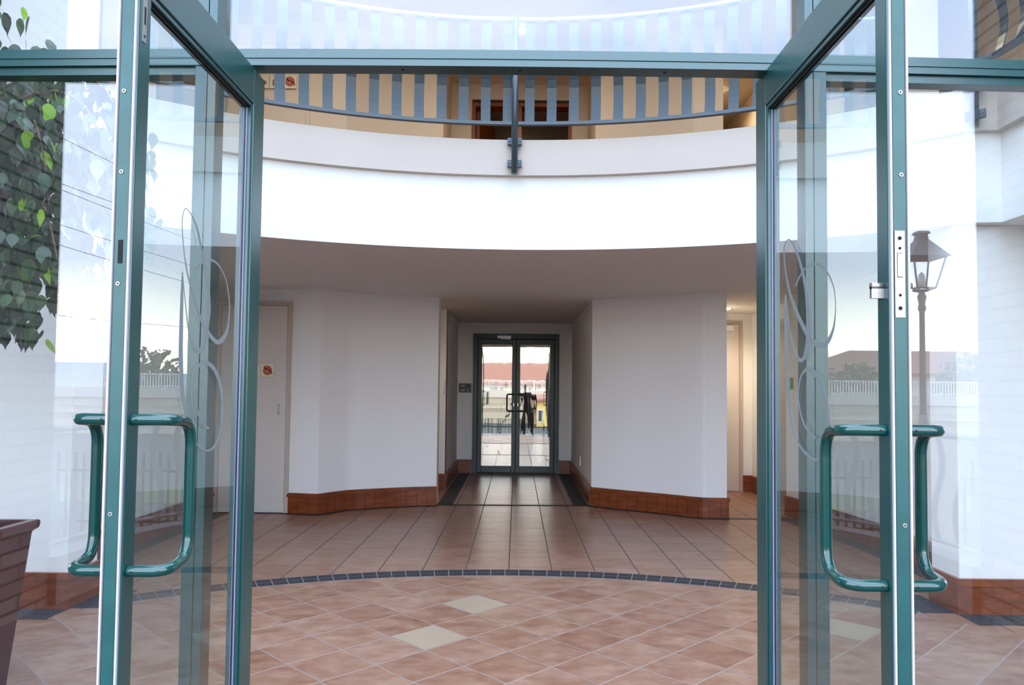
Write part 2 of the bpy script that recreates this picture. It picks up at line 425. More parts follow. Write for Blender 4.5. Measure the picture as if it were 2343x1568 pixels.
# upper storey
ZU, ZT = 2.852, 5.15
UL = [(-3.3, 7.98), (-2.18, 7.90), (-1.81, 7.87)] + crom([(-1.81, 7.87), (-1.55, 8.15), (-1.2, 8.38), (-.86, 8.5)], 5)[1:]
UR = crom([(.86, 8.5), (1.2, 8.34), (1.5, 8.15), (1.83, 7.87)], 5) + [(2.13, 7.86)]
w = MB().use('cream'); w.wallrun(UL, .2, ZU, ZT, 1); w.box(-1.06, -.86, 8.5, 9.6, ZU, ZT); struct(w.build('wall_upper_left'))
w = MB().use('cream'); w.wallrun(UR, .2, ZU, ZT, 1); w.box(.86, 1.06, 8.5, 9.6, ZU, ZT); w.box(1.93, 2.13, 7.86, 10.0, ZU, ZT); struct(w.build('wall_upper_right'))
w = MB().use('cream'); with_door(w, -.86, .86, 9.5, .15, ZU, ZT, -.60, .66, 2.10); struct(w.build('wall_upper_back'))
w = MB().use('cream'); w.box(3.02, 3.2, 7.4, 12, ZU, ZT); w.box(2.1, 3.1, 11.5, 11.7, ZU, ZT); struct(w.build('wall_upper_corridor'))
w = MB().use('cream'); w.box(4.3, 4.5, 2.95, 13.4, ZU, ZT+.2); struct(w.build('wall_upper_right_side'))
w = MB().use('wall'); w.box(-4.5, -4.3, 2.95, 13.4, ZU, ZT+.2); w.box(-4.3, -2.60, 4.50, 4.62, ZU, ZT); struct(w.build('wall_upper_left_side'))
w = MB().use('cream'); w.box(3.05, 3.35, 6.0, 6.3, ZU, ZT); struct(w.build('pillar_upper_right'))
w = MB().use('cream'); w.box(-3.35, -3.05, 6.0, 6.3, ZU, ZT); struct(w.build('pillar_upper_left'))
w = MB().use('cream'); w.box(-4.5, 4.5, 13.2, 13.4, ZU, ZT+.2); struct(w.build('wall_upper_rear'))
slab('ceiling_upper', ZT, 5.45, 'ceil_up', 'wall', 'wall')
# dim room behind the upper doorway, dim lobby behind the glazed inner door
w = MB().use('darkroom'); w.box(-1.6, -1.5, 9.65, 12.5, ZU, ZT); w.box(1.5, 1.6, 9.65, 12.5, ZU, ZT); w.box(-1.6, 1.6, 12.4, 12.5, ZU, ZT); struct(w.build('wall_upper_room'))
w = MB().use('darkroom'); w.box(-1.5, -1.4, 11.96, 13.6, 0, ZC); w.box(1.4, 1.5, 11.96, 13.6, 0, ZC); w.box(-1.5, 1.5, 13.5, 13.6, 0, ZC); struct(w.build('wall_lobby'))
# outer shell
w = MB().use('wall'); w.box(-4.6, -3.95, 4.5, 13.6, 0, ZC); struct(w.build('wall_outer_left'))
w = MB().use('wall'); w.box(3.95, 4.6, 4.5, 13.6, 0, ZC); struct(w.build('wall_outer_right'))
w = MB().use('wall'); w.box(-4.6, 4.6, 13.6, 13.8, 0, 5.45); struct(w.build('wall_rear'))
w = MB().use('brick'); w.box(-3.42, -3.06, .42, 2.95, -.15, 6.4); w.box(-4.6, -3.42, 2.7, 2.95, -.15, 6.4); struct(w.build('wall_front_left'))
w = MB().use('brick'); w.box(3.06, 3.42, .42, 2.95, -.15, 6.4); w.box(3.42, 4.6, 2.7, 2.95, -.15, 6.4); struct(w.build('wall_front_right'))

# skirtings
def skirting(name, path, side, joints=0.):
    s = MB().use('skirt')
    s.wallrun(path, .022, 0.002, .168, side); s.wallrun(path, .034, .168, .196, side); s.wallrun(path, .026, .196, .208, side)
    if joints:
        s.use('joint'); d = 0; off = offset(path, .0228*side); off0 = offset(path, .01*side)
        for i in range(len(path)-1):
            (ax, ay), (bx, by) = off[i], off[i+1]; (cx, cy), (dx, dy) = off0[i], off0[i+1]
            L = math.hypot(bx-ax, by-ay); t = (joints - d % joints) if d % joints else 0
            while t < L:
                u0, u1 = t/L, min(1, (t+.004)/L)
                s.prism([(cx+(dx-cx)*u0, cy+(dy-cy)*u0), (cx+(dx-cx)*u1, cy+(dy-cy)*u1), (ax+(bx-ax)*u1, ay+(by-ay)*u1), (ax+(bx-ax)*u0, ay+(by-ay)*u0)], .004, .166)
                t += joints
            d += L
    return struct(s.build(name))
skirting('baseboard_back_left', WL[1:], -1, .115); skirting('baseboard_back_right', WR, -1, .115)
skirting('baseboard_recess_right', [(.85, 8.64), (.85, 11.78)], 1); skirting('baseboard_recess_left', [(-.91, 9.82), (-.91, 11.78)], -1)
skirting('baseboard_nook', [(-1.6, 9.8), (-.91, 9.8)], -1)
skirting('baseboard_recess_end_left', [(-.91, 11.78), (-.68, 11.78)], -1); skirting('baseboard_recess_end_right', [(.66, 11.78), (.85, 11.78)], -1)
skirting('baseboard_wall_end', [(2.165, 7.86), (2.165, 9.9)], -1)
skirting('baseboard_right', [(3.07, 4.90), (3.07, 5.6), (3.04, 6.52), (2.96, 7.3), (2.855, 8.09)], 1)
skirting('baseboard_right_return', [(2.855, 8.09), (3.07, 8.11)], 1)
skirting('baseboard_corridor', [(3.07, 9.2), (3.07, 9.96)], 1); skirting('baseboard_corridor_back', [(2.95, 9.96), (3.07, 9.96)], -1)
skirting('baseboard_left', [(-3.12, 4.80), (-3.12, 7.9)], -1)
skirting('baseboard_pillar_left', [(-3.7, 4.48), (-2.60, 4.48), (-2.60, 4.80)], -1, .0)
skirting('baseboard_pillar_right', [(2.63, 4.86), (2.63, 4.56), (3.7, 4.56)], -1, .0)

# ------------------------------------------------------------------ glazed front
def fy(x): return 2.655 + .012*x*x
def curvebar(mb, x0, x1, ya, yb, z0, z1, n=14):
    """bar following the slightly bowed front"""
    xs = [x0 + (x1-x0)*i/n for i in range(n+1)]
    poly = [(x, fy(x)+ya) for x in xs] + [(x, fy(x)+yb) for x in xs[::-1]]
    return mb.prism(poly, z0, z1)
t = MB().use('teal')
curvebar(t, -3.06, 3.06, 0, .075, 2.467, 2.500, 30); curvebar(t, -3.06, 3.06, .004, .075, 2.462, 2.467, 30)
curvebar(t, -3.06, 3.06, .002, .075, 2.441, 2.462, 30)
for a, b in ((-3.06, -1.085), (1.02, 3.06)):
    curvebar(t, a, b, .016, .072, 2.412, 2.441)
t.use('hole')
for x in (-.42, .0, .52): t.lathe([(.006, -.001), (.006, 0)], (x, fy(x)+.035, 2.4410), 8)
struct(t.build('trim_2', bevel=.0025))
def mullion(name, xs):
    s = MB().use('teal'); x0, xm, x1 = xs
    for z0, z1 in ((0, 2.441), (2.5, 6.2)):
        s.box(x0, xm-.0012, fy(x0)+.006, fy(x0)+.085, z0, z1); s.box(xm+.0012, x1, fy(x0)+.006, fy(x0)+.085, z0, z1)
        s.use('gasket').box(xm-.0012, xm+.0012, fy(x0)+.010, fy(x0)+.08, z0, z1); s.use('teal')
    return struct(s.build(name, bevel=.0015))
mullion('trim_3', (-1.158, -1.115, -1.084)); mullion('trim_4', (1.015, 1.046, 1.092))
t = MB().use('teal'); t.box(-3.06, 3.06, 2.68, 2.76, 6.2, 6.3); struct(t.build('trim_5'))
def window(name, panes, beads):
    s = MB().use('glass')
    for x0, x1, z0, z1 in panes: s.box(x0, x1, 2.736, 2.744, z0, z1)
    o = struct(s.build(name))
    if beads:
        b = MB().use('teal')
        for x0, x1, z0, z1 in panes:
            if z1 > 3: continue
            b.box(x0, x1, 2.715, 2.765, z0, z0+.05)
        b.build('bottom_rail', o)
    return o
window('window_1', [(-3.06, -1.150, .0, 2.425), (-3.06, -1.150, 2.495, 6.2)], True)
window('window_2', [(-1.09, 1.02, 2.495, 6.2)], False)
window('window_3', [(1.088, 3.06, .0, 2.425), (1.088, 3.06, 2.495, 6.2)], True)

# ------------------------------------------------------------------ painted doors inside
def door(name, x0, x1, y, z0, h, key='doorpaint', frame='doorframe', fw=.045, proud=.012):
    d = struct(MB().use(key).box(x0+fw, x1-fw, y-proud+.006, y+.02, z0+.008, z0+h-fw).build(name))
    f = MB().use(frame); f.box(x0, x0+fw-.004, y-proud, y+.02, z0, z0+h); f.box(x1-fw+.004, x1, y-proud, y+.02, z0, z0+h); f.box(x0+fw-.004, x1-fw+.004, y-proud, y+.02, z0+h-fw+.004, z0+h)
    f.use('hole').box(x0+fw-.004, x0+fw, y-.001, y+.01, z0, z0+h-fw); f.box(x1-fw, x1-fw+.004, y-.001, y+.01, z0, z0+h-fw); f.box(x0+fw, x1-fw, y-.001, y+.01, z0+h-fw, z0+h-fw+.004)
    f.build('door_frame', d); return d
d1 = door('door_1', -3.10, -2.335, 7.885, 0, 2.18)
MB().use('silver').tube([(-2.443, 7.872, 1.115), (-2.443, 7.845, 1.115), (-2.443, 7.845, 1.02), (-2.443, 7.872, 1.02)], .006, 8).build('door_handle', d1)
d2 = door('door_2', 1.99, 2.945, 9.95, 0, 2.22)
cl = MB().use('white').box(2.62, 2.82, 9.89, 9.945, 2.085, 2.15).build('door_closer', d2)
# dark flush door in the right corridor wall
w = MB().use('brown_door').box(3.045, 3.075, 8.34, 9.05, .005, 2.08); d3 = struct(w.build('door_3'))
f = MB().use('doorframe'); f.box(3.035, 3.075, 8.29, 8.34, 0, 2.13); f.box(3.035, 3.075, 9.05, 9.10, 0, 2.13); f.box(3.035, 3.075, 8.29, 9.10, 2.08, 2.13); f.build('door_frame', d3)
MB().use('steel').box(3.03, 3.046, 8.37, 8.41, .95, 1.10).build('lock_plate', d3)
MB().use('doorpaint').box(-1.9, -1.02, 9.785, 9.80, .005, 2.08).build('door_4')['kind'] = 'structure'
d5 = door('door_5', -3.12, -2.2, 7.895, ZU, 2.10, 'cream', 'cream')
MB().use('brass').tube([(-2.32, 7.88, 3.62), (-2.32, 7.85, 3.62), (-2.32, 7.85, 3.5), (-2.32, 7.88, 3.5)], .007, 8).build('door_handle', d5)
# varnished frame and open leaf of the upper doorway
f = MB().use('orangewood'); f.box(-.60, -.555, 9.48, 9.66, ZU, 4.905); f.box(.615, .66, 9.48, 9.66, ZU, 4.905); f.box(-.555, .615, 9.48, 9.66, 4.86, 4.905)
f.box(-.10, .03, 9.50, 9.62, ZU, 4.86)
df = struct(f.build('door_6'))
l = MB().use('orangewood'); l.prism([(-.55, 9.66), (-.51, 9.66), (-.33, 10.3), (-.37, 10.3)], ZU+.01, 4.85); l.build('open_leaf', df)
MB().use('brass').box(.595, .613, 9.52, 9.60, 3.82, 4.10).build('lock_plate', df)
# ------------------------------------------------------------------ entrance door leaves, standing open towards us
SCROLL = { 'L': [[(2.2504, 1.6443, 4.9), (2.2811, 1.6627, 6.12), (2.3096, 1.6783, 6.53), (2.3493, 1.6899, 6.12), (2.4056, 1.6915, 4.9), (2.4506, 1.6773, 3.27), (2.4944, 1.6489, 2.45), (2.5163, 1.6134, 2.24), (2.5329, 1.5677, 2.24), (2.5276, 1.5077, 2.86), (2.5104, 1.4737, 6.12), (2.474, 1.4478, 9.18), (2.4374, 1.4392, 10.2), (2.4008, 1.4474, 9.39), (2.3648, 1.4631, 8.98), (2.3326, 1.4854, 8.57), (2.3013, 1.5071, 6.94), (2.2635, 1.5435, 5.31), (2.2293, 1.587, 3.67), (2.1989, 1.6323, 2.86), (2.1793, 1.6757, 2.04), (2.1664, 1.7197, 1.63), (2.1592, 1.767, 1.43), (2.167, 1.7984, 1.22), (2.181, 1.8112, 1.43), (2.2119, 1.8023, 2.04), (2.2343, 1.7915, 2.45), (2.2647, 1.7634, 3.67), (2.2901, 1.7225, 4.49), (2.3091, 1.685, 4.9), (2.3284, 1.647, 6.12), (2.3469, 1.6055, 7.76), (2.3576, 1.568, 8.98), (2.3604, 1.5266, 9.39), (2.3496, 1.484, 9.8), (2.3419, 1.4476, 9.39), (2.3271, 1.4193, 9.8), (2.2986, 1.4029, 10.2), (2.2693, 1.4081, 7.35), (2.2493, 1.4256, 4.9), (2.2358, 1.4431, 3.27), (2.219, 1.4654, 2.45), (2.2006, 1.5157, 1.84), (2.1892, 1.5533, 1.63), (2.1792, 1.5881, 1.43), (2.1698, 1.6227, 1.63)], [(2.1679, 1.6249, 1.22), (2.1686, 1.5969, 4.49), (2.1691, 1.5457, 6.94), (2.1695, 1.4947, 7.76), (2.1706, 1.4514, 8.57), (2.1717, 1.4005, 9.39), (2.1773, 1.3498, 9.39), (2.1893, 1.2836, 8.16), (2.2067, 1.2424, 5.71), (2.227, 1.2082, 4.08), (2.2612, 1.1544, 3.27), (2.3079, 1.1195, 3.27), (2.3483, 1.1042, 3.67), (2.3896, 1.0982, 4.49), (2.4314, 1.1047, 5.31), (2.466, 1.1307, 5.71), (2.4856, 1.1698, 5.31), (2.4925, 1.213, 5.31), (2.4872, 1.2566, 5.71), (2.4692, 1.3001, 6.94), (2.441, 1.3342, 8.16), (2.3998, 1.3587, 8.98), (2.3505, 1.3716, 8.98), (2.3109, 1.3643, 6.12), (2.2862, 1.3461, 3.67), (2.2743, 1.3152, 2.86), (2.2736, 1.2781, 2.65), (2.285, 1.2407, 2.86), (2.3153, 1.2023, 3.67), (2.3501, 1.1778, 4.9), (2.385, 1.165, 5.31)]], 'R': [[(2.4614, 1.6412, 3.57), (2.4369, 1.6606, 3.57), (2.403, 1.678, 4.29), (2.37, 1.6877, 4.64), (2.3317, 1.6901, 5.71), (2.2887, 1.6859, 6.43), (2.2474, 1.6721, 5.71), (2.2133, 1.6512, 3.93), (2.1804, 1.6213, 2.5), (2.1619, 1.5919, 1.79), (2.1534, 1.5574, 1.43), (2.1551, 1.5199, 2.14), (2.1664, 1.4853, 4.29), (2.1885, 1.4601, 7.5), (2.2166, 1.4438, 10.71), (2.2569, 1.4381, 11.79), (2.2924, 1.4437, 10.71), (2.3351, 1.4606, 9.64), (2.3729, 1.485, 8.21), (2.4184, 1.5232, 7.14), (2.4658, 1.568, 6.07), (2.5114, 1.622, 4.29), (2.5401, 1.6728, 2.86), (2.5583, 1.7231, 1.96), (2.5676, 1.7698, 1.61), (2.5574, 1.7998, 1.61), (2.5237, 1.8086, 1.79), (2.4842, 1.7858, 3.21), (2.4564, 1.7575, 3.57), (2.4293, 1.7248, 3.93), (2.4029, 1.683, 4.64), (2.3804, 1.6401, 6.07), (2.3648, 1.5989, 7.86), (2.354, 1.549, 9.64), (2.3502, 1.5002, 10.36), (2.3552, 1.4667, 10.36), (2.3639, 1.4382, 10.36), (2.3836, 1.4104, 9.29), (2.4134, 1.3993, 9.29), (2.4471, 1.4106, 5.36), (2.4711, 1.4318, 3.21), (2.5024, 1.4765, 2.5), (2.52, 1.514, 1.96), (2.5342, 1.5569, 1.61), (2.5448, 1.5946, 1.43), (2.5542, 1.6247, 1.43)], [(2.5542, 1.6247, 1.07), (2.5522, 1.6034, 4.29), (2.5506, 1.5506, 6.43), (2.5491, 1.4849, 7.5), (2.5485, 1.4147, 7.86), (2.5446, 1.3625, 7.5), (2.535, 1.3052, 6.79), (2.5183, 1.2436, 5.36), (2.4974, 1.1958, 4.64), (2.4643, 1.1522, 4.29), (2.4305, 1.1296, 4.64), (2.3782, 1.1082, 5.36), (2.328, 1.0971, 5.71), (2.2916, 1.098, 5.36), (2.2503, 1.111, 5.0), (2.2214, 1.1406, 4.64), (2.2052, 1.1799, 5.0), (2.2025, 1.2092, 5.0), (2.2086, 1.2426, 6.07), (2.2221, 1.274, 7.14), (2.25, 1.3149, 8.21), (2.2878, 1.3466, 9.64), (2.3241, 1.3638, 10.0), (2.3553, 1.3706, 8.93), (2.3875, 1.3641, 5.71), (2.4141, 1.3486, 3.93), (2.4299, 1.3253, 2.86), (2.4398, 1.2954, 2.14), (2.4355, 1.2606, 2.5), (2.4158, 1.2241, 3.21), (2.3899, 1.1982, 3.93), (2.3517, 1.1761, 5.0), (2.3208, 1.1649, 5.71), (2.2966, 1.1629, 5.36)]] }
def ribbon(mb, pts, x, th, sub=5):
    p = crom(pts, sub); n = len(p); v = []
    for i in range(n):
        a, b = p[max(0, i-1)], p[min(n-1, i+1)]
        ky, kz = abs(x)*1745/p[i][0]**2, 1745/p[i][0]       # the strokes are broad-nib: wider along the door than upright
        dy, dz = (b[0]-a[0])*ky, (b[1]-a[1])*kz; L = math.hypot(dy, dz) or 1
        ny, nz = -dz/L/ky, dy/L/kz; w = p[i][2]*.5
        for xx in (x, x+th):
            v.append((xx, p[i][0]+ny*w, p[i][1]+nz*w)); v.append((xx, p[i][0]-ny*w, p[i][1]-nz*w))
    f = []
    for i in range(n-1):
        a, b = 4*i, 4*i+4
        f += [(a, a+1, b+1, b), (a+2, b+2, b+3, a+3), (a, b, b+2, a+2), (a+1, a+3, b+3, b+1)]
    f += [(0, 2, 3, 1), (4*n-4, 4*n-3, 4*n-1, 4*n-2)]
    return mb.add(v, f)

def entrance_door(xi, s, y0, y1, top, key, label, zh):
    """xi: plane of the face turned to the passage, s: direction from that face to the other one"""
    D = empty('entrance_door', (xi + s*.027, y1-.07, -.13), label, 'door')
    th = .052; X = sorted((xi, xi+s*th)); x0, x1 = X; zb = -.12; sw, rw, tr, br = .058, .105, .125, .22
    st = MB().use('teal').box(x0, x1, y0+.004, y0+sw, zb, top).build('lock_stile', D, .003)
    e = MB().use('teal_worn').box(x0+.011, x1-.011, y0, y0+.006, zb, top)
    e.build('edge_strip', st)
    for xx in (x0+.0035, x1-.0085):
        MB().use('seal').box(xx, xx+.0045, y0-.0035, y0+.006, zb, top-.002).build('brush_seal', st)
    for zz in (2.02, 1.82, 1.545, .99, .25):
        scx = (x0+x1)/2 + s*.004
        q = MB().use('steel'); q.tube([(scx, y0+.001, zz), (scx, y0-.002, zz)], .0052, 12); q.use('hole').tube([(scx, y0-.0018, zz), (scx, y0-.0024, zz)], .0022, 6)
        q.build('screw', st)
    MB().use('teal').box(x0, x1, y1-rw, y1, zb, top).build('hinge_stile', D, .003)
    MB().use('teal').box(x0, x1, y0+sw, y1-rw, top-tr, top).build('top_rail', D, .003)
    MB().use('teal').box(x0, x1, y0+sw, y1-rw, zb, zb+br).build('bottom_rail', D, .003)
    ya, yb, za, zt = y0+sw, y1-rw, zb+br, top-tr
    # glazing beads: stepped on both faces, black gaskets against the glass
    gx = xi + s*.020
    for o, nm in ((0, 'glazing_bead'), (1, 'glazing_bead')):
        b = MB(); xa, xb = sorted((xi + s*(.006 if o == 0 else .046), xi + s*(.016 if o == 0 else .028)))
        w = .014
        b.use('teal'); b.box(xa, xb, ya, ya+w, za, zt); b.box(xa, xb, yb-w, yb, za, zt); b.box(xa, xb, ya+w, yb-w, zt-w, zt); b.box(xa, xb, ya+w, yb-w, za, za+w)
        g0, g1 = sorted((gx + s*(-.003 if o == 0 else .007), gx + s*(.0 if o == 0 else .010)))
        b.use('gasket' ); w2 = .021
        b.box(g0, g1, ya+w, ya+w2, za+w, zt-w); b.box(g0, g1, ya+w2, yb-w, zt-w2, zt-w); b.box(g0, g1, ya+w2, yb-w2, za+w, za+w2)
        b.use('purple_seal'); b.box(g0, g1, yb-w2, yb-w, za+w, zt-w2)
        b.build(nm, D)
    gl = MB().use('dglass').box(min(gx, gx+s*.006), max(gx, gx+s*.006), ya+.003, yb-.003, za+.003, zt-.003).build('glass_pane', D)
    m = MB().use('frost')
    A_, B_ = SCROLL[key]; ia = max(range(len(A_)//2, len(A_)), key=lambda k: A_[k][1])
    for i, pts in enumerate((A_[:ia+1], A_[ia:], B_)): ribbon(m, pts, gx - s*(.0004+.0004*i), -s*.0006)
    m = m.build('etched_scroll', gl); m['label'] = 'frosted looping scroll etched on the glass'
    # cranked pull handles, one on each face
    zt_, zb_ = zh
    for f, d in ((xi, -s), (xi + s*th, s)):
        yA = y0 + .030; p = .095; cr = .115
        path = [(f, yA, zt_), (f+d*.03, yA, zt_), (f+d*.070, yA+.004, zt_), (f+d*.092, yA+.028, zt_-.002), (f+d*p, yA+.07, zt_-.006),
                (f+d*p, yA+.098, zt_-.018), (f+d*p, yA+cr, zt_-.05), (f+d*p, yA+cr+.002, zt_-.10), (f+d*p, yA+cr+.002, (zt_+zb_)/2), (f+d*p, yA+cr+.002, zb_+.10),
                (f+d*p, yA+cr, zb_+.05), (f+d*p, yA+.098, zb_+.018), (f+d*p, yA+.07, zb_+.006), (f+d*.092, yA+.028, zb_+.002), (f+d*.070, yA+.004, zb_), (f+d*.03, yA, zb_), (f, yA, zb_)]
        h = MB().use('handle').tube(crom(path, 5), .0142, 18).build('pull_handle', D)
        for z in (zt_, zb_):
            q = MB().use('hole').tube([(f+d*.016, yA-.0135, z), (f+d*.016, yA-.0146, z)], .0026, 8); q.build('grub_screw', h)
    return D, st, (x0, x1)
L, stL, xs = entrance_door(-.94, -1, 1.842, 2.768, 2.425, 'L', 'open glass entrance door with green frame beside the maroon pot', (1.215, .848))
q = MB().use('hole').box(xs[0]+.020, xs[0]+.031, 1.8405, 1.8435, 1.595, 1.652); q = q.build('strike_slot', stL); q['label'] = 'empty black lock slot'
q = MB().use('steel').box(-.9405, -.9385, 1.862, 1.880, 2.155, 2.42); q.use('hole').box(-.9388, -.9380, 1.867, 1.875, 2.20, 2.245); q.tube([(-.9388, 1.871, 2.17), (-.938, 1.871, 2.17)], .004, 8)
q = q.build('flush_bolt', stL); q['label'] = 'steel flush bolt plate'
R, stR, xs = entrance_door(.882, 1, 1.800, 2.806, 2.452, 'R', 'open glass entrance door with green frame and silver lock plate on its edge', (1.210, .842))
cx = (xs[0]+xs[1])/2 - .002
p = MB().use('steel').box(cx-.012, cx+.012, 1.7972, 1.8005, 1.478, 1.685)
p.use('hole').box(cx-.0068, cx+.0058, 1.7966, 1.7975, 1.5735, 1.6315); p.use('silver').box(cx-.006, cx+.005, 1.7956, 1.7975, 1.575, 1.630)
p.use('brass').tube([(cx, 1.7975, 1.545), (cx, 1.7962, 1.545)], .0052, 12)
p.use('hole')
for z in (1.667, 1.643, 1.531, 1.500): p.tube([(cx, 1.7976, z), (cx, 1.7966, z)], .0035 if z in (1.643, 1.531) else .0048, 10)
p = p.build('lock_plate', stR); p['label'] = 'worn silver lock faceplate'
for zc, xa, xb in ((1.545, .852, .883), (1.545, .933, .950)):
    y = 1.832
    q = MB().use('steel'); q.tube([(xa, y, zc+.012), (xb, y, zc+.012)], .0085, 14); q.box(xa, xb, y-.005, y+.005, zc-.018, zc+.010)
    q = q.build('lock_cylinder', stR); q['label'] = 'nickel lock cylinder'

# ------------------------------------------------------------------ balcony railing upstairs
RR = AR - .085
B = empty('balcony_railing', (AX, AY+RR, 2.85), 'curved steel railing of wavy upright slats along the upper balcony', 'railing')
tA = .695
railpath = arc(AX, AY, RR, -tA+.02, tA-.02, 60) + [(2.69, 4.25), (2.75, 3.6), (2.77, 2.98)]
MB().use('rail').wallrun(offset(railpath, -.02), .04, 3.205, 3.228, 1).build('bottom_rail', B)
MB().use('rail_light').tube([(x, y, 3.985) for x, y in railpath], .020, 12).build('top_rail', B)
def slat(x, y, ang):
    """S-bent flat bar between the rails, face across the given direction"""
    mb = MB().use('slat'); zs = [3.226 + (3.972-3.226)*i/14 for i in range(15)]
    nx, ny = math.sin(ang), math.cos(ang); tx, ty = ny, -nx; v = []; f = []
    for i, z in enumerate(zs):
        u = i/14; o = .040*math.sin(2*PI*u)
        for q, k in ((-.035, 0), (.035, 0), (.035, 1), (-.035, 1)):
            d = o + (.005 if k else 0); v.append((x+tx*q+nx*d, y+ty*q+ny*d, z))
    for i in range(14):
        a, b = 4*i, 4*i+4
        for k in range(4): f.append((a+k, a+(k+1)%4, b+(k+1)%4, b+k))
    f += [(3, 2, 1, 0), (56, 57, 58, 59)]
    return mb.add(v, f, False).build('slat', B)
k = -18
step = .159/RR
for k in range(-17, 17):
    a = (-.033+.02-.0 + k*.159 + .106)/RR
    if abs(a) < .66: slat(AX+RR*math.sin(a), AY+RR*math.cos(a), a)
for sx in (1,):
    for j in range(8):
        y = 4.24 - j*.16; x = sx*(2.70 + .012*j); slat(x + (-.01 if sx < 0 else 0), y, -sx*PI/2*-1)
def rpost(x, y, ang):
    nx, ny = math.sin(ang), math.cos(ang); tx, ty = ny, -nx
    p = MB().use('rail').tube([(x, y, 2.842), (x, y, 3.985)], .0225, 18).build('post', B)
    for z in (3.086, 2.925):
        q = MB().use('rail')
        v = []; 
        for zz in (z-.023, z+.023):
            for a, b in ((-.052, .012), (.052, .012), (.052, .050), (-.052, .050)): v.append((x+tx*a+nx*b, y+ty*a+ny*b, zz))
        q.add(v, [(0,3,2,1),(4,5,6,7),(0,1,5,4),(1,2,6,5),(2,3,7,6),(3,0,4,7)])
        for a in (-.037, .037): q.tube([(x+tx*a+nx*.012, y+ty*a+ny*.012, z), (x+tx*a+nx*.004, y+ty*a+ny*.004, z)], .008, 8)
        q.build('bracket', p)
rpost(AX-.012, AY+RR-.028, 0.)
for sx in (1,): rpost(sx*2.64 + (.0 if sx > 0 else -.03), 4.36, sx*.70)

# ------------------------------------------------------------------ glazed inner double door
def inner_leaf(x0, x1, hand, label):
    y = 11.80; D = empty('glass_door', ((x0+x1)/2, y, .01), label, 'door'); f = MB().use('darkframe'); w = .062
    f.box(x0, x0+w, y-.02, y+.02, .012, 2.065); f.box(x1-w, x1, y-.02, y+.02, .012, 2.065)
    f.box(x0+w, x1-w, y-.02, y+.02, 1.985, 2.065); f.box(x0+w, x1-w, y-.02, y+.02, .012, .112)
    f.build('door_frame', D, .004)
    MB().use('mirrorglass').box(x0+w, x1-w, y-.003, y+.003, .112, 1.985).build('glass_pane', D)
    hx = (x1-.03) if hand < 0 else (x0+.03)
    e = hx + hand*.105; z1, z0 = 1.215, .955
    MB().use('black').tube(crom([(hx, y-.02, z1), (hx, y-.055, z1), (hx+hand*.02, y-.065, z1), (e-hand*.03, y-.07, z1), (e-hand*.006, y-.07, z1-.008), (e, y-.07, z1-.035), (e, y-.07, (z0+z1)/2), (e, y-.07, z0+.035), (e-hand*.006, y-.07, z0+.008), (e-hand*.03, y-.07, z0), (hx+hand*.02, y-.065, z0), (hx, y-.055, z0), (hx, y-.02, z0)], 4), .0115, 10).build('pull_handle', D)
    MB().use('brass').box(hx-.004, hx+.004, y-.024, y-.019, 1.03, 1.075).build('lock_cylinder', D)
    return D
inner_leaf(-.598, -.012, -1, 'left glass leaf of the dark framed inner double door')
inner_leaf(-.008, .578, 1, 'right glass leaf of the dark framed inner double door')
f = MB().use('darkframe'); f.box(-.675, -.602, 11.76, 11.86, 0, 2.15); f.box(.582, .655, 11.76, 11.86, 0, 2.15); f.box(-.602, .582, 11.76, 11.86, 2.07, 2.15); f.box(-.675, .655, 11.77, 11.86, .0, .010)
struct(f.build('trim_6', bevel=.004))
b = empty('door_closer', (-.20, 11.75, 2.06), 'small silver door closer box over the inner glass doors', 'door closer')
MB().use('silver').box(-.30, -.095, 11.70, 11.758, 2.075, 2.115).build('case', b); MB().use('silver').box(-.25, -.10, 11.715, 11.74, 2.062, 2.075).build('arm', b)

# ------------------------------------------------------------------ small wall things
p = empty('intercom', (-.79, 11.78, 1.30), 'black intercom panel beside the inner glass doors', 'intercom')
MB().use('black').box(-.888, -.70, 11.755, 11.784, 1.235, 1.375).build('case', p, .004)
MB().use('grey').box(-.852, -.80, 11.751, 11.756, 1.325, 1.352).build('display', p)
MB().use('hole').tube([(-.745, 11.756, 1.335), (-.745, 11.752, 1.335)], .016, 12).build('camera_lens', p)
for k in range(4): MB().use('grey').box(-.862+.018*k, -.850+.018*k, 11.751, 11.756, 1.252, 1.284).build('button', p)
MB().use('grey').tube([(-.745, 11.756, 1.265), (-.745, 11.751, 1.265)], .013, 12).build('dial', p)
MB().use('white').box(.838, .85, 10.05, 10.13, .30, .42).build('wall_socket', tag(empty('electric_socket', (.85, 10.09, .36), 'small white socket plate low on the recess wall', 'socket'), 'small white socket plate low on the recess wall', 'socket'))
MB().use('white').tube([(-.915, 9.80-.01, 1.40), (-.915, 9.80-.05, 1.40), (-.93, 9.80-.05, 1.22), (-.93, 9.80-.01, 1.22)], .008, 8).build('grip', tag(empty('wall_handle', (-.92, 9.79, 1.3), 'small pale handle on the passage edge left of the recess', 'handle'), 'small pale handle on the passage edge left of the recess', 'handle'))  # small pull handle on the passage edge

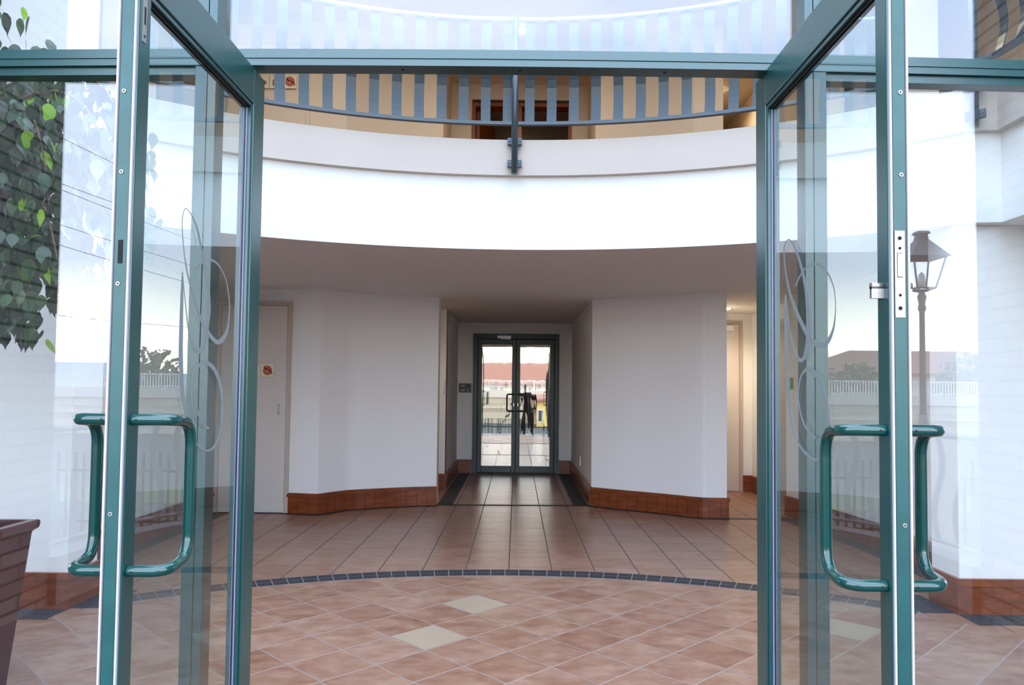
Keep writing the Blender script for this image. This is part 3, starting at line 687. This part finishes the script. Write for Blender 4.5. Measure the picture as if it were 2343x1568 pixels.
def hose_sign(x0, y, z0, s, label, order):
    """safety sign: cream plates with red pictograms (extinguisher, hose, reel)"""
    S = empty('fire_hose_sign', (x0, y, z0), label, 'sign'); h = .14*s; n = 3; w = h
    for k in range(n):
        xa = x0 + k*(w+.006)
        pl = MB().use('sign').box(xa, xa+w, y-.006, y, z0, z0+h).build('plate', S)
        pc = MB().use('red'); cxx, cz = xa+w/2, z0+h/2; yy = y-.0068
        kind = order[k]
        if kind == 'reel':
            pts = []; t = 0
            while t < 2*PI*3.4:
                r = h*.05 + h*.32*t/(2*PI*3.4); pts.append((cxx+r*math.cos(t), yy, cz+r*math.sin(t))); t += .28
            pts += [(cxx+h*.37, yy, cz-h*.15), (cxx+h*.37, yy, cz-h*.30)]
            for i in range(len(pts)-1):
                a, b = Vector(pts[i]), Vector(pts[i+1]); d = (b-a).normalized(); nn = Vector((-d.z, 0, d.x))*h*.038
                pc.add([a-nn, b-nn, b+nn, a+nn], [(0, 1, 2, 3)])
        elif kind == 'hose':
            pc.tube([(cxx-h*.2, yy, cz-h*.3), (cxx-h*.2, yy, cz+h*.1), (cxx-.0, yy, cz+h*.3), (cxx+h*.2, yy, cz+h*.1), (cxx+h*.2, yy, cz-h*.3)], h*.045, 6)
        else:
            pc.add([(cxx-h*.3, yy, cz+h*.2), (cxx+h*.1, yy, cz-h*.2), (cxx+h*.3, yy, cz-h*.2), (cxx+h*.3, yy, cz+.0), (cxx-h*.1, yy, cz+h*.3)], [(0, 1, 2, 3, 4)])
        pc.build('pictogram', pl)
    return S
hose_sign(-2.915, 7.872, 1.395, .94, 'cream sign with red fire hose symbols on the lower cupboard door', ('arrow', 'hose', 'reel'))
hose_sign(-2.765, 7.87, 4.42, .98, 'cream sign with red fire hose symbols upstairs behind the railing', ('arrow', 'hose', 'reel'))
S = empty('exit_sign', (2.87, 7.95, 1.33), 'small sign plate with a green figure on the right passage wall', 'sign')
MB().use('sign').add([(2.872, 7.86, 1.31), (2.850, 8.03, 1.31), (2.850, 8.03, 1.46), (2.872, 7.86, 1.46), (2.886, 7.86, 1.31), (2.864, 8.03, 1.31), (2.864, 8.03, 1.46), (2.886, 7.86, 1.46)], [(0,1,2,3),(7,6,5,4),(0,4,5,1),(3,2,6,7),(1,5,6,2),(0,3,7,4)]).build('plate', S)
MB().use('green').add([(2.8655, 7.90, 1.325), (2.8555, 7.98, 1.325), (2.8555, 7.98, 1.445), (2.8655, 7.90, 1.445)], [(0,1,2,3)]).build('pictogram', S)

# ceiling downlights (lit)
def downlight(x, y, z, label, grp, power, ang=150):
    d = empty('downlight', (x, y, z), label, 'ceiling light', grp)
    MB().use('white').lathe([(.055, .0), (.055, -.006), (.042, -.010), (.040, -.002)], (x, y, z), 20).build('trim_ring', d)
    MB().use('bulb').lathe([(.038, -.003), (.036, -.018), (.022, -.030), (.0, -.034)], (x, y, z), 16).build('bulb', d)
    l = bpy.data.lights.new('downlight_glow', 'SPOT'); l.energy = power; l.color = (1, .80, .56); l.spot_size = math.radians(ang); l.spot_blend = .8; l.shadow_soft_size = .04
    o = bpy.data.objects.new('downlight_glow', l); C.objects.link(o); o.location = (x, y, z-.03)
    return d
downlight(2.545, 9.20, ZC, 'bright warm downlight in the soffit of the right passage', None, 70)
downlight(-1.75, 9.25, ZC, 'added unseen downlight brightening the left nook', None, 30)  # unseen lamp, added to brighten the nook panel and the recess
for x, y in ((-2.1, 6.6), (2.1, 6.6), (0, 8.0), (2.55, 9.6)):
    downlight(x, y, ZT, 'warm downlight in the upper ceiling behind the railing', 'upper ceiling downlights', 40, 165)
w = MB().use('bulb').lathe([(.0, -.03), (.03, -.02), (.035, 0), (.02, .03), (0, .035)], (.10, 12.3, 4.95), 12).build('bulb', tag(empty('wall_lamp', (.10, 12.38, 4.95), 'small glowing lamp inside the dark upper doorway', 'lamp'), 'small glowing lamp inside the dark upper doorway', 'lamp'))

# ------------------------------------------------------------------ potted fig
P = empty('potted_fig', (-2.43, 3.10, 0), 'weeping fig in a square maroon pot behind the left glass', 'potted plant')
pm = MB().use('pot'); n = 4
def sq(h, z): return [(-2.43-h, 3.10-h, z), (-2.43+h, 3.10-h, z), (-2.43+h, 3.10+h, z), (-2.43-h, 3.10+h, z)]
lv = [sq(.245, .0), sq(.298, .640), sq(.300, .652), sq(.318, .664), sq(.322, .692), sq(.316, .700), sq(.282, .700), sq(.272, .62)]
v = [p for q in lv for p in q]; f = [(3, 2, 1, 0)]
for i in range(len(lv)-1):
    for k in range(4): f.append((4*i+k, 4*i+(k+1) % 4, 4*i+4+(k+1) % 4, 4*i+4+k))
pm.add(v, f).build('pot', P, .008)
so = MB().use('soil'); so.poly([(x, y, .655) for x, y, z in sq(.275, 0)])
so.build('gravel', P)
tr = MB().use('bark'); tr.tube(crom([(-2.43, 3.12, .64), (-2.44, 3.18, 1.2), (-2.33, 3.34, 1.7), (-2.38, 3.33, 2.3), (-2.40, 3.30, 2.75)], 5), [.034 - .024*i/20 for i in range(21)], 10)
brs = []
for k in range(34):
    z = 1.75 + .80*random.random(); a = random.uniform(0, 2*PI); Lb = random.uniform(.3, .62)
    if k < 9: a = random.uniform(-.5, .6); Lb = random.uniform(.55, .86); z = random.uniform(2.1, 2.6)
    p0 = Vector((-2.36, 3.32, z)); d = Vector((math.cos(a), math.sin(a)*.62, .25)).normalized()
    p1 = p0 + d*Lb*.5; p2 = p1 + Vector((d.x, d.y, -.45))*Lb*.32; p3 = p2 + Vector((d.x*.5, d.y*.5, -1.))*Lb*.40
    if max(-1.0*p.y for p in (p1, p2, p3)) > -2.80: continue
    c = crom([tuple(p) for p in (p0, p1, p2, p3)], 5); brs.append(c)
    tr.use('branch').tube(c, [.009 - .0065*i/15 for i in range(16)], 6)
tr.build('trunk', P)
lm = MB().use('leaf'); tones = []
def leaf(p, size, yaw, pitch, tone):
    """fig leaf: pointed oval with a drip tip, folded a little along the midrib, hanging from its stalk"""
    prof = [(0, .0), (.08, .17), (.26, .285), (.46, .275), (.64, .18), (.78, .075), (.88, .03), (1.0, .0)]
    R = Matrix.Rotation(yaw, 3, 'Z') @ Matrix.Rotation(pitch, 3, 'X')
    v = []
    for u, w in prof:
        for sgn in (-1, 0, 1):
            q = Vector((sgn*w*size, (-.10*abs(sgn)*w + .10*u*u)*size, -u*size)); v.append(Vector(p) + R @ q)
    f = []
    for i in range(len(prof)-1):
        a, b = 3*i, 3*i+3; f += [(a, a+1, b+1, b), (a+1, a+2, b+2, b+1)]
    lm.add(v, f, True); tones.extend([tone]*len(v))
for c in brs:
    n = len(c)
    for i in range(3, n):
        for r in range(4):
            p = Vector(c[i]) + Vector((random.gauss(0, .045), random.gauss(0, .03), random.gauss(0, .04)))
            p.y = max(p.y, 2.80); p.x = max(p.x, -2.75)
            t = random.random(); tone = 1. if t > .94 else random.uniform(.0, .8)
            leaf(p, random.uniform(.066, .108), random.uniform(0, 2*PI), random.uniform(-.5, .5), tone)
def blob(n, cx, cy, cz, sx, sy, sz):
    for k in range(n):
        p = Vector((max(-2.76, random.gauss(cx, sx)), max(2.79, random.gauss(cy, sy)), random.uniform(cz-sz, cz+sz)))
        tone = 1. if random.random() > .945 else random.uniform(0, .8)
        leaf(p, random.uniform(.066, .108), random.uniform(0, 2*PI), random.uniform(-.5, .5), tone)
blob(1500, -2.38, 3.28, 2.10, .120, .16, .58); blob(110, -2.33, 3.25, 2.74, .14, .16, .2); blob(120, -2.05, 3.05, 1.72, .06, .09, .2)
o = lm.build('foliage', P)
at = o.data.attributes.new('tone', 'FLOAT', 'POINT'); at.data.foreach_set('value', tones)
# ------------------------------------------------------------------ outside, seen only as reflections in the glass
ZO, ZG = -.15, -1.6
w = MB().use('terrace'); w.box(-6, 6, -1.1, 2.56, ZO-.15, ZO); w.box(-6, 6, -1.5, -1.1, ZO-.35, ZO-.16); struct(w.build('terrace'))
struct(MB().use('asphalt').box(-90, 90, -90, -1.5, ZG-.2, ZG).build('road'))
struct(MB().use('grass').box(-60, 60, -16, -13.2, ZG, ZG+.04).build('verge'))
# curved terrace railings with wavy bars on a low kerb
def terrace_railing(sx, label):
    path = crom([(sx*3.10, .40, 0), (sx*3.05, -.2, 0), (sx*2.85, -.8, 0), (sx*2.45, -1.25, 0)], 6); path = [(a, b) for a, b, c in path]
    G = empty('terrace_railing', (path[0][0], path[0][1], ZO), label, 'railing')
    MB().use('greykerb').wallrun(offset(path, -.09), .18, ZO, .16, 1).build('kerb', G)
    MB().use('greyrail').tube([(x, y, 1.0) for x, y in path], .026, 10).build('top_rail', G)
    MB().use('greyrail').tube([(x, y, .235) for x, y in path], .015, 8).build('bottom_rail', G)
    n = len(path)
    for i in range(1, n, 2):
        x, y = path[i]; x0, y0 = path[i-1]; L = math.hypot(x-x0, y-y0); tx, ty = (x-x0)/L, (y-y0)/L
        mb = MB().use('greyrail'); v = []; f = []
        for j in range(13):
            u = j/12; o = .05*math.sin(2*PI*u); z = .24+.75*u
            for q, k in ((-.03, 0), (.03, 0), (.03, .006), (-.03, .006)): v.append((x+tx*(q+o)-ty*k, y+ty*(q+o)+tx*k, z))
        for j in range(12):
            a, b = 4*j, 4*j+4
            for k in range(4): f.append((a+k, a+(k+1) % 4, b+(k+1) % 4, b+k))
        mb.add(v, f).build('slat', G)
    x, y = path[-1]; MB().use('greykerb').box(x-.11, x+.11, y-.16, y+.06, ZO, .95).build('end_pier', G)
    return G
terrace_railing(-1, 'wavy terrace railing mirrored in the glass left of the entrance')
terrace_railing(1, 'wavy terrace railing mirrored in the glass right of the entrance')
# street lamp
lx, ly = 4.62, -3.2; zb = .85
w = MB().use('coping').box(lx-.25, lx+.25, ly-.25, ly+.25, ZG, zb); struct(w.build('pillar_lamp'))
G = empty('street_lamp', (lx, ly, zb), 'old fashioned lantern street lamp mirrored beside the right door', 'street lamp')
MB().use('lamp').lathe([(.13, 0), (.12, .03), (.055, .10), (.045, .16), (.042, .20)], (lx, ly, zb), 20).build('base', G)
MB().use('lamp').lathe([(.036, .2), (.030, 1.38), (.044, 1.40), (.044, 1.44), (.034, 1.46), (.05, 1.55), (.028, 1.60)], (lx, ly, zb), 16).build('pole', G)
z0 = zb+1.60
f = MB().use('lamp')
def ringq(h, z): return [(lx-h, ly-h, z), (lx+h, ly-h, z), (lx+h, ly+h, z), (lx-h, ly+h, z)]
for k in range(4): f.tube([ringq(.105, z0+.04)[k], ringq(.185, z0+.40)[k]], .011, 6); f.tube([ringq(.105, z0+.04)[k], (lx, ly, z0)], .011, 6)
for h, z in ((.105, z0+.04), (.185, z0+.40)): f.tube(ringq(h, z), .012, 6, closed=True)
f.build('lantern_frame', G)
q = MB().use('lamp'); lv = [ringq(.225, z0+.39), ringq(.20, z0+.42), ringq(.06, z0+.60), ringq(.05, z0+.66), ringq(.075, z0+.67), ringq(.06, z0+.70)]
fs = [(3, 2, 1, 0), (20, 21, 22, 23)]
for i in range(5):
    for k in range(4): fs.append((4*i+k, 4*i+(k+1) % 4, 4*i+4+(k+1) % 4, 4*i+4+k))
q.add([p for r in lv for p in r], fs).build('lantern_roof', G)
MB().use('white').lathe([(.03, .05), (.045, .12), (.035, .2), (.0, .24)], (lx, ly, z0), 12).build('bulb', G)
# road parapet with a white railing, far across the street
YW = -40.
w = MB().use('stone'); w.box(-60, 60, YW-.5, YW, ZG, 1.0); w.use('coping').box(-60, 60, YW-.6, YW+.12, .55, 1.15); w.box(-60, 60, YW+.12, YW+.18, -.35, -.25)
struct(w.build('wall_street'))
G = empty('road_railing', (0, YW-.2, 1.15), 'long white road railing on the far stone wall, mirrored in the glass', 'railing')
s = MB().use('whiterail'); s.box(-58, 58, YW-.24, YW-.16, 1.93, 2.0); s.box(-58, 58, YW-.22, YW-.18, 1.22, 1.26); s.build('rail', G)
s = MB().use('whiterail')
for i in range(-340, 341): s.box(i*.17-.027, i*.17+.027, YW-.225, YW-.175, 1.15, 1.95)
s = s.build('pickets', G); s['kind'] = 'stuff'
# palisade fence at the foot of the terrace
s = MB().use('fence')
for i in range(-60, 61): s.box(i*.16-.022, i*.16+.022, -9.03, -9.0, ZG, .02+.0*i)
for z in (-1.3, -.35): s.box(-9.7, 9.7, -9.06, -9.03, z, z+.05)
tag(s.build('palisade_fence'), 'dark palisade fence across the street foot, mirrored in the inner doors', 'fence')
# houses
def house(x0, x1, y, d, ze, zr, key, label, hip=True, wins=()):
    H = empty('house', ((x0+x1)/2, y, ZG), label, 'house', None)
    MB().use(key).box(x0+.3, x1-.3, y-d+.3, y-.3, ZG, ze).build('walls', H)
    i = d/2*.9 if hip else 0
    r = MB().use('roof').add([(x0, y, ze), (x1, y, ze), (x1, y-d, ze), (x0, y-d, ze), (x0+i, y-d/2, zr), (x1-i, y-d/2, zr), (x0, y, ze-.18), (x1, y, ze-.18), (x1, y-d, ze-.18), (x0, y-d, ze-.18)],
        [(0, 1, 5, 4), (1, 2, 5), (2, 3, 4, 5), (3, 0, 4), (6, 7, 1, 0), (7, 8, 2, 1), (8, 9, 3, 2), (9, 6, 0, 3), (9, 8, 7, 6)]); r.build('roof', H)
    for a, b, c, e in wins:
        wf = MB().use('white').box(a, b, y-.32, y-.26, c, e).build('window_frame', H); MB().use('wglass').box(a+.08, b-.08, y-.27, y-.25, c+.08, e-.08).build('window_pane', wf)
    return H
house(-8.5, 9.5, -62, 9, 1.9, 4.4, 'house', 'red roofed house behind the road railing, mirrored in the inner doors', True, [(-3, -1.6, .2, 1.5), (.4, 1.8, .2, 1.5)])
house(26, 47, -60, 11, 3.0, 5.2, 'house', 'long red roofed house mirrored right of the entrance', True, [(30, 32, .5, 2.2)])
house(1.2, 3.6, -34, 6, .55, .9, 'housey', 'yellow low building mirrored in the inner doors', False, [(1.6, 2.2, -1.2, -.2), (2.6, 3.2, -1.2, -.2)])
# trees and hills
def tree(x, y, h, r, label, seed):
    rnd = random.Random(seed); T = empty('tree', (x, y, ZG), label, 'tree', None)
    MB().use('bark').tube([(x, y, ZG), (x+.1, y, ZG+h*.4), (x, y, ZG+h*.7)], [.22, .15, .08], 8).build('trunk', T)
    c = MB().use('tree')
    for k in range(420):
        while True:
            p = Vector((rnd.uniform(-1, 1), rnd.uniform(-1, 1), rnd.uniform(-1, 1)))
            if p.length < 1: break
        p = Vector((x+p.x*r, y+p.y*r, ZG+h*.62+p.z*h*.40)); s = rnd.uniform(.25, .55)*r*.22
        for j in range(3):
            a = Vector((rnd.gauss(0, 1), rnd.gauss(0, 1), rnd.gauss(0, 1))).normalized(); b = a.orthogonal().normalized(); q = p + a*s
            c.add([q-b*s, q+a.cross(b)*s*.6, q+b*s, q-a.cross(b)*s*.6], [(0, 1, 2, 3)])
    c.build('crown', T); return T
tree(-25, -46, 5.4, 2.4, 'spiky green tree behind the road railing, mirrored at the left', 1)
tree(-19.9, -54, 4.3, 2.2, 'low rounded tree behind the road railing, mirrored in the left door', 2)
tree(-15.6, -46, 5.2, 1.6, 'small upright tree mirrored beside the left door post', 3)
tree(33, -50, 5.6, 2.6, 'round green tree in front of the long red roof, mirrored right', 4)
tree(24.0, -49, 4.9, 2.2, 'dark tree before the left end of the long red roof', 5)
tree(39.5, -50, 4.9, 2.2, 'second round tree farther right before the long red roof', 6)
hp = [(-260, 7), (-215, 9), (-160, 9), (-135, 8.5), (-110, 5), (-80, 8), (-30, 4), (30, 3), (90, 5), (150, 7), (220, 4)]
hp = crom([(a, b, 0) for a, b in hp], 5); n = len(hp); s = MB().use('hill')
v = [(a, -230, ZG-1) for a, b, c in hp] + [(a, -260, b) for a, b, c in hp] + [(a, -320, ZG-1) for a, b, c in hp]
s.add(v, [(i, i+1, n+i+1, n+i) for i in range(n-1)] + [(n+i, n+i+1, 2*n+i+1, 2*n+i) for i in range(n-1)], True); struct(s.build('hills'))
PL = empty('power_line', (-24, -14, ZG), 'power line on wooden poles, mirrored as thin wires in the left glass', 'power line')
for (x, y, h) in ((-24, -14, 14.6), (-16.9, -36, 11.5)): MB().use('bark').tube([(x, y, ZG), (x, y, h)], [.15, .09], 10).build('pole', PL)
for za, zb2 in ((13.9, 11.0), (11.2, 9.5), (11.45, 8.9), (9.6, 7.6), (8.9, 6.6), (4.6, 4.4)):
    MB().use('wire').tube([(-24+7.1*i/12, -14-22*i/12, za+(zb2-za)*i/12-.25*math.sin(PI*i/12)) for i in range(13)], .011, 5).build('wire', PL)

# photographer beside the tripod, mirrored in the inner doors
def skinned(name, joints, edges, key, parent):
    me = bpy.data.meshes.new(name); me.from_pydata([j[0] for j in joints], edges, [])
    o = bpy.data.objects.new(name, me); C.objects.link(o)
    md = o.modifiers.new('s', 'SKIN'); sv = me.skin_vertices[0].data if me.skin_vertices else None
    if sv is None:
        bm = bmesh.new(); bm.from_mesh(me); bm.verts.layers.skin.verify(); bm.to_mesh(me); bm.free(); sv = me.skin_vertices[0].data
    for i, j in enumerate(joints): r = j[1]; sv[i].radius = r if isinstance(r, tuple) else (r, r); sv[i].use_root = (i == 0)
    md.use_smooth_shade = True
    ss = o.modifiers.new('ss', 'SUBSURF'); ss.levels = 2; ss.render_levels = 2
    dg = bpy.context.evaluated_depsgraph_get(); nm = bpy.data.meshes.new_from_object(o.evaluated_get(dg))
    bpy.data.objects.remove(o); nm.name = name; nm.materials.clear()
    for k in (key if isinstance(key, tuple) else (key,)): nm.materials.append(M[k])
    q = bpy.data.objects.new(name, nm); C.objects.link(q)
    if parent: q.parent = parent; q.location = -Vector(worldloc(parent))
    for p in nm.polygons: p.use_smooth = True
    return q
PX, PY, F = .33, -.42, ZO
PE = empty('person', (PX, PY, F), 'person in dark clothes stooping behind the tripod, mirrored in the inner doors', 'person')
J = [((PX, PY-.05, F+.88), (.15, .11)),            # 0 pelvis
     ((PX-.01, PY-.02, F+1.05), (.135, .10)), ((PX-.03, PY+.06, F+1.22), (.165, .11)), ((PX-.05, PY+.11, F+1.31), (.10, .08)),   # 1-3 spine
     ((PX-.06, PY+.16, F+1.37), .055), ((PX-.065, PY+.19, F+1.43), (.075, .09)), ((PX-.065, PY+.20, F+1.52), (.062, .078)),       # 4-6 neck head
     ((PX-.10, PY-.04, F+.80), .095), ((PX-.12, PY+.02, F+.45), .062), ((PX-.13, PY-.02, F+.09), .043), ((PX-.14, PY+.10, F+.035), (.045, .032)),   # left leg
     ((PX+.10, PY-.04, F+.80), .095), ((PX+.14, PY+.03, F+.45), .062), ((PX+.13, PY-.02, F+.09), .043), ((PX+.15, PY+.10, F+.035), (.045, .032)),
     ((PX-.22, PY+.11, F+1.29), .062), ((PX-.27, PY+.14, F+1.06), .046), ((PX-.22, PY+.33, F+1.19), .034), ((PX-.20, PY+.375, F+1.21), (.036, .02)),   # arm to the camera
     ((PX+.13, PY+.10, F+1.29), .062), ((PX+.26, PY+.05, F+1.05), .046), ((PX+.19, PY+.10, F+.84), .034), ((PX+.17, PY+.12, F+.78), (.036, .02))]     # arm propped on the thigh
E_ = [(0, 1), (1, 2), (2, 3), (3, 4), (4, 5), (5, 6), (0, 7), (7, 8), (8, 9), (9, 10), (0, 11), (11, 12), (12, 13), (13, 14), (2, 15), (15, 16), (16, 17), (17, 18), (2, 19), (19, 20), (20, 21), (21, 22)]
body = skinned('body', J, E_, ('jacket', 'trousers', 'skin', 'shoe'), PE)
for p in body.data.polygons:
    c = p.center; h = c.z - F
    p.material_index = 3 if h < .075 else (1 if h < .90 and c.x > PX-.20 and not (h > .72 and c.x > PX+.15) else (2 if (h > 1.355 or (c.x < PX-.165 and h > 1.15 and c.y > PY+.31) or (c.x > PX+.13 and .7 < h < .82 and c.y > PY+.07)) else 0))
def ell(mb, c, r, seg=14):
    v = []; f = []
    for i in range(seg+1):
        t = PI*i/seg
        for k in range(seg): a = 2*PI*k/seg; v.append((c[0]+r[0]*math.sin(t)*math.cos(a), c[1]+r[1]*math.sin(t)*math.sin(a), c[2]+r[2]*math.cos(t)))
    for i in range(seg):
        for k in range(seg): f.append((i*seg+k, i*seg+(k+1) % seg, (i+1)*seg+(k+1) % seg, (i+1)*seg+k))
    return mb.add(v, f, True)
hx, hy, hz = PX-.065, PY+.20, F+1.475
ell(MB().use('hair'), (hx, hy-.042, hz+.048), (.087, .086, .088)).build('hair', PE)
fc = MB().use('skin'); ell(fc, (hx, hy+.095, hz-.005), (.013, .02, .022), 8); ell(fc, (hx-.078, hy+.0, hz-.005), (.012, .02, .03), 8); ell(fc, (hx+.078, hy+.0, hz-.005), (.012, .02, .03), 8)
fc.use('red'); ell(fc, (hx, hy+.085, hz-.05), (.024, .008, .007), 8); fc.use('white')
for sx in (-1, 1): ell(fc, (hx+sx*.03, hy+.078, hz+.02), (.013, .008, .008), 8)
fc.use('black')
for sx in (-1, 1): ell(fc, (hx+sx*.03, hy+.0855, hz+.02), (.006, .003, .006), 8)
fc.build('face', PE)
for hxx, hyy, hzz, dx, dy, dz in ((PX-.20, PY+.375, F+1.21, .4, .8, .25), (PX+.17, PY+.12, F+.78, -.2, .2, -.9)):
    m = MB().use('skin'); d = Vector((dx, dy, dz)).normalized(); sd = d.orthogonal().normalized(); up = d.cross(sd)
    for k, (ln) in enumerate((.062, .072, .068, .055)):
        b = Vector((hxx, hyy, hzz)) + sd*(-.026+.0175*k) + d*.012
        m.tube([b, b+d*ln*.45, b+d*ln*.78+up*-.010, b+d*ln*.95+up*-.024], [.009, .0085, .0075, .006], 8)
    b = Vector((hxx, hyy, hzz)) - sd*.03
    m.tube([b, b-sd*.018+d*.02, b-sd*.024+d*.045], [.0105, .0095, .007], 8)
    m.build('fingers', PE)
T = empty('camera_tripod', (0, -.10, F), 'dark tripod with splayed legs, mirrored in the inner doors', 'tripod')
for k, (ax, ay) in enumerate(((-.62, .05), (.52, .02), (-.05, -.62))):
    l = MB().use('black'); a = Vector((0, -.11, 1.12)); b = Vector((ax, -.10+ay, F+.01)); m_ = a.lerp(b, .55)
    l.tube([a, m_], .016, 10); l.tube([m_, b], .011, 10); l.build('leg', T)
MB().use('black').lathe([(.032, 0), (.032, .05), (.02, .06), (.02, .10), (.045, .11), (.045, .122)], (0, -.11, 1.09), 14).build('head', T)
K = empty('camera', (0, -.1, 1.22), 'black camera on the tripod, mirrored in the inner doors', 'camera')
MB().use('black').box(-.07, .07, -.155, -.085, 1.213, 1.345).build('body', K, .01)
MB().use('black').lathe([(.030, 0), (.034, .01), (.034, .05), (.036, .06)], (0, 0, 0), 18).build('lens', K)
ln = K.children[-1]; ln.rotation_euler = (-PI/2, 0, 0); ln.location = (0, .015, .065)
MB().use('black').box(-.025, .025, -.14, -.08, 1.345, 1.375).build('viewfinder_hump', K)

# ------------------------------------------------------------------ sky, camera
W = bpy.data.worlds.new('sky'); SC.world = W; W.use_nodes = True; nt = W.node_tree; nt.nodes.clear(); N = NT(nt)
tc = N.n('ShaderNodeTexCoord').outputs['Generated']; sp = N.n('ShaderNodeSeparateXYZ'); N.l(tc, sp.inputs[0]); z = sp.outputs[2]
base = N.ramp(N.m('MAXIMUM', z, 0.), [(0., (1.55, 1.38, 1.20)), (.06, (1.45, 1.36, 1.26)), (.105, (1.02, 1.06, 1.10)), (.15, (.66, .76, .98)), (.33, (.54, .66, .90)), (.5, (.48, .64, .92)), (1., (.56, .72, .98))])
mp = N.n('ShaderNodeMapping'); mp.inputs['Scale'].default_value = (1, 1, 3.6); N.l(tc, mp.inputs[0])
cn = N.noise(mp.outputs[0], 2.6, 7, .58)
cl = N.ramp(cn.outputs[0], [(.46, (0, 0, 0)), (.66, (1, 1, 1))])
col = N.mix(N.m('MULTIPLY', cl, .8), base, (.74, .82, .95), 'LIGHTEN')
gnd = N.mix(N.m('LESS_THAN', z, -.01), col, (.12, .11, .10))
bg = N.n('ShaderNodeBackground'); N.l(gnd, bg.inputs[0]); bg.inputs[1].default_value = 5.2
o = N.n('ShaderNodeOutputWorld'); N.l(bg.outputs[0], o.inputs[0])

FPX, HC = 1745., 1.30
pitch, roll = math.radians(2.4), math.radians(.6)
d = Vector((0, math.cos(pitch), math.sin(pitch))); r0 = Vector((1, 0, 0)); u0 = r0.cross(d)
r = r0*math.cos(roll) + u0*math.sin(roll); u = -r0*math.sin(roll) + u0*math.cos(roll)
cam = bpy.data.cameras.new('view'); co = bpy.data.objects.new('view', cam); C.objects.link(co)
co.matrix_world = Matrix(((r.x, u.x, -d.x, 0), (r.y, u.y, -d.y, 0), (r.z, u.z, -d.z, HC), (0, 0, 0, 1)))
cam.sensor_width = 36; cam.sensor_fit = 'HORIZONTAL'; cam.lens = FPX*36/2343; cam.shift_x = -11.27/2343; cam.shift_y = 32.87/2343
cam.clip_start = .02; cam.clip_end = 1000
SC.camera = co
SC.view_settings.view_transform = 'Standard'; SC.view_settings.look = 'None'; SC.view_settings.gamma = 1; SC.view_settings.exposure = 0.36
cy = SC.cycles; cy.max_bounces = 9; cy.diffuse_bounces = 5; cy.glossy_bounces = 6; cy.transparent_max_bounces = 32; cy.transmission_bounces = 4
cy.use_adaptive_sampling = True; cy.adaptive_threshold = .08
cy.use_denoising = True; cy.caustics_reflective = False; cy.caustics_refractive = False; cy.sample_clamp_indirect = 12
